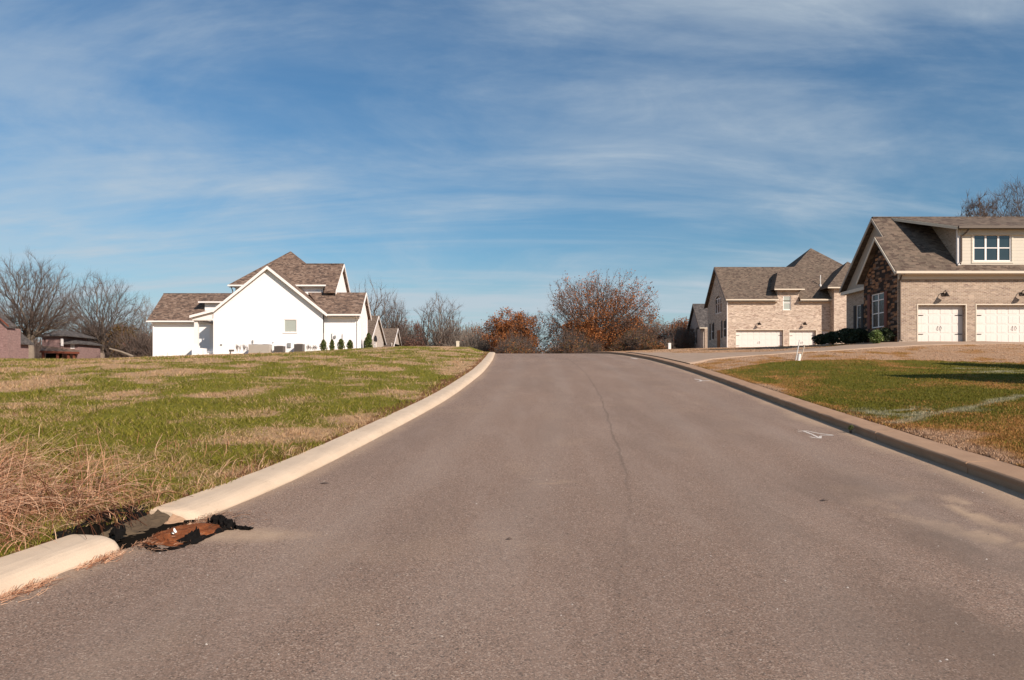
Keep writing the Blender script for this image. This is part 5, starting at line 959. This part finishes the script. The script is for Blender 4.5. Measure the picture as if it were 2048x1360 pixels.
def tree(name, px, d, top, half_px, label, seed, n=1300, leaf=None, nleaf=0, lsize=.16, lowleaf=1., mats=('bark', 'twig'), group=None, minr=.011, z=None, twr=.0078, **kw):
    X = (px-CX)/F*d; z0 = gz(X, d)-.2 if z is None else z; H = CH-(top-HY)/F*d-z0; half = half_px/F*d
    o, tips, tw = grow2(seed, H, half, n, **kw); r = empty(name, (X, d, z0), label, 'tree', group)
    V, Fq = segs_mesh([q for q in o if q[0] <= 1], .03, (X, d, z0)); npmesh('trunk', V, Fq, M[mats[0]], r, None, True)
    V, Fq = segs_mesh([q for q in o if q[0] > 1], minr, (X, d, z0)); V2, F2 = twigmesh(tw, twr, (X, d, z0)); br = npmesh('crown', np.concatenate([V, V2]), np.concatenate([Fq, F2+len(V)]), M[mats[1]], r, None, True)
    if leaf:
        g = np.random.default_rng(seed); T = np.concatenate([np.array([tuple(t) for t in tips]), tw[2]]); zr = T[:, 2]/H; cl = vnoise(T[:, 0]*.55+seed, T[:, 2]*.7+T[:, 1]*.3); p = (np.clip(1.15-zr*lowleaf, .04, 1) if lowleaf > 0 else np.ones(len(T)))*np.clip((cl-.40)*5, .03, 1); i = g.choice(len(T), nleaf, p=p/p.sum()); C = T[i]+g.normal(size=(nleaf, 3))*.22+np.array([X, d, z0])
        V, Fq, rn = leafquads(C, lsize, seed); npmesh('leaves', V, Fq, M[leaf], br, dict(rnd=rn))
    return r
tree('bare_tree', 60, 106, 506, 106, 'largest bare spreading tree at the far left with thick trunk', 11, n=1900, fork=.33, low=.37, rtr=.036, mats=('bark_pale', 'twig'), ntw=6)
tree('bare_tree', 200, 131, 541, 90, 'bare rounded tree between the pinkish houses and the white house', 23, n=1600, fork=.40, low=.38, rtr=.030, ntw=6)
tree('bare_tree', 290, 135, 588, 36, 'slim bare tree just left of the white garage wing', 24, n=700, low=.15, mats=('twig_pale', 'twig_pale'), rtr=.016)
tree('bare_tree', 738, 150, 545, 52, 'tall thin bare tree rising behind the right gable of the white house', 31, n=750, low=.3, fork=.3, mats=('bark', 'twig'), shape=.6, ntw=3, rtr=.026)
tree('bare_tree', 786, 138, 577, 38, 'dense bare tree behind the pale gabled houses', 32, n=900, rtr=.028, low=.25, shape=.8, leaf='brown_leaf', nleaf=595, lsize=0.082)
tree('bare_tree', 877, 126, 581, 56, 'bare multi stemmed tree alone on the skyline over the left crest', 35, n=900, multi=4, fork=.1, low=.25, shape=.5, alpha=.55, rtr=.034)
tree('oak_tree', 822, 142, 640, 36, 'low purplish brown tree beside the farthest pale house', 38, n=900, low=.05, mats=('bark_dark', 'twig'), leaf='brown_leaf', nleaf=8840, lsize=0.102, lowleaf=0)
tree('oak_tree', 1036, 118, 621, 84, 'rust leaved oak left of the road at the crest', 41, n=1200, low=.05, fork=.12, mats=('bark_dark', 'twig'), leaf='rust_leaf', nleaf=28050, lsize=0.102, lowleaf=.45)
tree('bare_tree', 1117, 125, 640, 30, 'small pale bare tree in the gap between the two oaks', 43, n=420, low=.1, shape=.6, mats=('twig_pale', 'twig_pale'))
tree('oak_tree', 1196, 116, 543, 126, 'tall broad oak with thinning russet leaves over the road crest', 46, n=2000, fork=.26, low=.16, mats=('bark_dark', 'twig'), leaf='rust_leaf', nleaf=17000, lsize=.10, lowleaf=1.02, rtr=.042, ntw=4)
tree('oak_tree', 1252, 124, 632, 60, 'dense orange brown tree under the right side of the tall oak', 47, n=1100, low=.05, mats=('bark_dark', 'twig'), leaf='rust_leaf', nleaf=28050, lsize=0.102, lowleaf=.5)
tree('oak_tree', 1165, 112, 642, 48, 'dense orange brown tree under the left side of the tall oak', 53, n=1000, low=.05, mats=('bark_dark', 'twig'), leaf='rust_leaf', nleaf=19125, lsize=0.102, lowleaf=.4)
tree('scrub_tree', 1312, 122, 634, 38, 'grey twiggy scrub tree right of the tall oak', 49, n=900, low=.03, multi=3, fork=.05, mats=('bark', 'twig_pale'), leaf='brown_leaf', nleaf=3740, lsize=0.082)
tree('oak_tree', 1362, 130, 638, 32, 'reddish leaved tree at the left end of the grey roofed house', 52, n=900, low=.05, mats=('bark_dark', 'twig'), leaf='rust_leaf', nleaf=10710, lsize=0.102, lowleaf=.4)
tree('bare_tree', 1955, 100, 386, 52, 'dark dense bare treetop above the ridge of the near brick house', 61, n=2600, fork=.4, low=.5, mats=('bark_dark', 'bark_dark'), ntw=9, tl=.045, twr=.012, minr=.016)
tree('bare_tree', 2030, 108, 362, 62, 'bare treetop at the right edge above the near brick house', 62, n=1900, fork=.4, low=.5, mats=('bark_dark', 'bark_dark'), shape=.6, alpha=.55, tl=.06, ntw=7, twr=.012, minr=.016)
tree('scrub_tree', 250, 122, 646, 36, 'dark vine covered tree between the bare tree and the white garage', 65, n=1000, low=.05, mats=('bark_dark', 'twig'), leaf='olive_leaf', nleaf=8840, lsize=0.109, lowleaf=0)
tree('scrub_tree', 150, 138, 652, 50, 'grey brown scrub tree behind the two pinkish brick houses', 66, n=900, low=.05, multi=3, fork=.08, mats=('bark', 'twig_pale'), leaf='brown_leaf', nleaf=1530, lsize=0.082)
tree('scrub_tree', 948, 128, 646, 36, 'pale twiggy scrub tree left of the first rust leaved oak', 67, n=700, low=.05, multi=3, fork=.08, mats=('bark', 'twig_pale'), leaf='brown_leaf', nleaf=1190, lsize=0.082)
# fallen pale trunk
b = MB(); p = Vector(((219-CX)/F*112, 112, CH-(697-HY)/F*112)); q = Vector(((266-CX)/F*112, 112, CH-(713-HY)/F*112)); b.tube([p, p.lerp(q, .5)+Vector((0, 0, .1)), q], [.1, .14, .18], 8); tag(b.build('fallen_trunk', M['bark_pale']), 'pale leaning dead trunk in the scrub left of the white garage', 'fallen tree')
# tangled far scrub, one mass
PROT = []
for s in range(5):
    o, t = grow(200+s, 4, 3, (7, 6, 4), (20, 60), trunk_frac=.2, multi=3, up=.4, gnarl=.4, r0=.06); o, t = fit(o, t, 1., .6); o = [(min(3, lv+2), ps, [r*.22 for r in rs]) for lv, ps, rs in o]; V, Fq = segs_mesh(o, .0035, (0, 0, 0)); PROT.append((V, Fq, np.array([tuple(q) for q in t])))
def thicket(name, spans, label, leafm, nl, ls, twig, seed):
    g = np.random.default_rng(seed); VV = []; FF = []; LL = []; base = 0
    for px0, px1, d0, d1, top0, top1, n in spans:
        for i in range(n):
            d = g.uniform(d0, d1); t = g.random(); px = px0+(px1-px0)*t; X = (px-CX)/F*d; z = gz(X, d)-.3; top = (top0+(top1-top0)*t)+g.uniform(-16, 28)+18*math.sin(px*.05+seed); H = max(1.2, CH-(top-HY)/F*d-z); V, Fq, T = PROT[g.integers(5)]; a = g.random()*6.28; R = np.array([[math.cos(a), -math.sin(a), 0], [math.sin(a), math.cos(a), 0], [0, 0, 1]])
            sc = np.array([H*.8, H*.8, H]); off = np.array([X, d, z]); VV.append((V@R.T)*sc+off); FF.append(Fq+base); base += len(V); k = g.integers(len(T), size=int(nl*(.3+g.random()*1.4))); LL.append((T[k]@R.T)*sc+off+g.normal(size=(len(k), 3))*.25)
    o = npmesh(name, np.concatenate(VV), np.concatenate(FF), M[twig], None, None, True); tag(o, label, 'scrub', kind='stuff')
    if nl:
        V, Fq, rn = leafquads(np.concatenate(LL), ls, seed); lf = npmesh('leaves', V, Fq, M[leafm], o, dict(rnd=rn))
thicket('scrub_thicket', [(45, 110, 132, 142, 690, 684, 16), (100, 300, 134, 145, 676, 662, 26), (255, 300, 112, 124, 672, 665, 8)], 'tangled grey brown winter scrub behind the far left houses', 'brown_leaf', 60, .13, 'twig', 71)
thicket('scrub_thicket', [(700, 960, 140, 156, 668, 664, 24), (925, 990, 118, 130, 670, 660, 10)], 'low hazy winter scrub along the left crest skyline', 'brown_leaf', 50, .13, 'twig_pale', 72)
thicket('scrub_thicket', [(985, 1090, 100, 112, 690, 684, 20), (1090, 1140, 106, 120, 692, 688, 12), (1130, 1330, 100, 114, 682, 684, 44), (1180, 1300, 112, 120, 666, 662, 12)], 'dense russet and olive undergrowth below the oaks past the crest', 'mixed_leaf', 420, .085, 'twig', 73)
thicket('scrub_thicket', [(1300, 1400, 112, 122, 668, 668, 20)], 'pinkish grey brush left of the grey roofed house', 'brown_leaf', 220, .085, 'twig_pale', 74)

# ------------------------------------------------------------------ shrubs
def shrub(name, x, y, h, rad, leaf, n, ls, label, seed, cone=0., group=None, cat='shrub', stems=8, z=None):
    g = np.random.default_rng(seed); z = gz(x, y)-.02 if z is None else z; r = empty(name, (x, y, z), label, cat, group); t = g.random(n)**.8; a = g.random(n)*6.283; q = np.sqrt(g.random(n))
    R_ = rad*((1-t)*cone+(1-cone)*np.sqrt(np.clip(1-(2*t-1)**2, .02, 1)))*(.7+.5*np.sin(a*3+t*9)*.4+.25); C = np.stack([x+np.cos(a)*R_*q, y+np.sin(a)*R_*q, z+.06+t*h], -1)
    V, Fq, rn = leafquads(C, ls, seed); npmesh('foliage', V, Fq, M[leaf], r, dict(rnd=rn))
    b = MB(); rs = random.Random(seed)
    for i in range(stems): aa = rs.random()*6.28; b.tube([(x, y, z-.05), (x+math.cos(aa)*rad*.3, y+math.sin(aa)*rad*.3, z+h*.4), (x+math.cos(aa)*rad*.5*(1-cone*.6), y+math.sin(aa)*rad*.5*(1-cone*.6), z+h*.85)], [.015, .01, .004], 4)
    b.build('stem', M['bark_dark'], r); return r
for i, (px, top, lab) in enumerate(((647, 680.5, 'leftmost of four green shrubs by the white wing'), (664, 680, 'narrow green shrub second in the row by the white wing'), (682, 679, 'fullest green shrub third in the row by the white wing'), (700, 681, 'sparser green shrub nearest the corner downspout of the white wing'))):
    y = 65.3; h = CH-(top-HY)/F*y-gz((px-CX)/F*y, y); shrub('green_shrub', (px-CX)/F*y, y, h, (.36, .27, .38, .33)[i], 'ever_leaf', 1000, .05, lab, 80+i, .45, 'green shrubs along the white wing')
y = 67.5; shrub('conifer', (737-CX)/F*y, y, CH-(667-HY)/F*y-gz((737-CX)/F*y, y), .42, 'ever_leaf', 2200, .06, 'narrow dark conical evergreen right of the white house corner', 90, .55, None, 'shrub')
shrub('green_shrub', (727.5-CX)/F*69, 69, .75, .2, 'dark_shaded_leaf', 500, .05, 'tiny dark shrub between the house corner and the conical evergreen', 91, .5)
for i, (px, top, lab) in enumerate(((476, 688, 'spindly bare sapling left of the wide beige air conditioner'), (490, 688, 'spindly bare sapling touching the wide beige air conditioner'), (618, 689, 'bare twiggy sapling right of the last air conditioner'), (629, 690, 'bare twiggy sapling left of the green shrub row'))):
    y = 65.2; X = (px-CX)/F*y; z = gz(X, y); H = CH-(top-HY)/F*y-z; o, t = grow(300+i, 1, 3, (5, 4, 3), (15, 40), multi=3, up=.4, r0=.02); o, t = fit(o, t, H, .25); r = empty('bare_sapling', (X, y, z), lab, 'sapling', 'bare saplings by the white house'); V, Fq = segs_mesh([(3, p, [q*.35 for q in rs]) for lv, p, rs in o], .004, (X, y, z)); npmesh('stem', V, Fq, M['twig_pale'], r)
for i, (x, y, h, rd) in enumerate(((20.55, 43.9, .75, .5), (20.3, 46.6, .8, .6), (20.4, 47.9, .85, .7), (20.7, 49.4, .9, .8), (20.5, 50.9, .75, .75), (20.3, 52.3, .65, .6))):
    shrub('dark_shrub', x, y, h, rd, 'dark_shaded_leaf', 1700, .055, 'evergreen foundation shrub along the stone gable wall, leaves darkened as shade', 100+i, .1, 'dark shrubs along the shaded wall')  # shade of the wall is painted into these leaves
shrub('light_shrub', (1752-CX)/F*43.2, 43.2, .70, .40, 'light_leaf', 1500, .055, 'sunlit light green leafy shrub in front of the stone gable window', 120, .15)
# leaf debris on the road
for (px, py, lab, s) in ((1648, 1002, 'dark dead leaf on the right side of the asphalt', .05), (1018, 1080, 'small dark leaf fragment on the asphalt near the middle', .03), (649, 968, 'broken twig on the asphalt near the left kerb', .06)):
    p = road_at(px, py); b = MB(); z = float(rz(p.y)); b.slab([(p.x-s, p.y, z+.004), (p.x-s*.2, p.y-s*.4, z+.012), (p.x+s, p.y+s*.1, z+.006), (p.x+s*.1, p.y+s*.4, z+.02)], .002); tag(b.build('dead_leaf' if 'leaf' in lab else 'twig', M['bark_dark']), lab, 'leaf' if 'leaf' in lab else 'twig')
p = road_at(1704, 866); n = 60; g = np.random.default_rng(5); A = g.random(n)*6.28
shrub('weed_tuft', p.x-.02, p.y, .07, .06, 'ever_leaf', 160, .012, 'small weed growing out of the gutter at the right kerb', 140, .3, None, 'weed', 4, z=p.z)
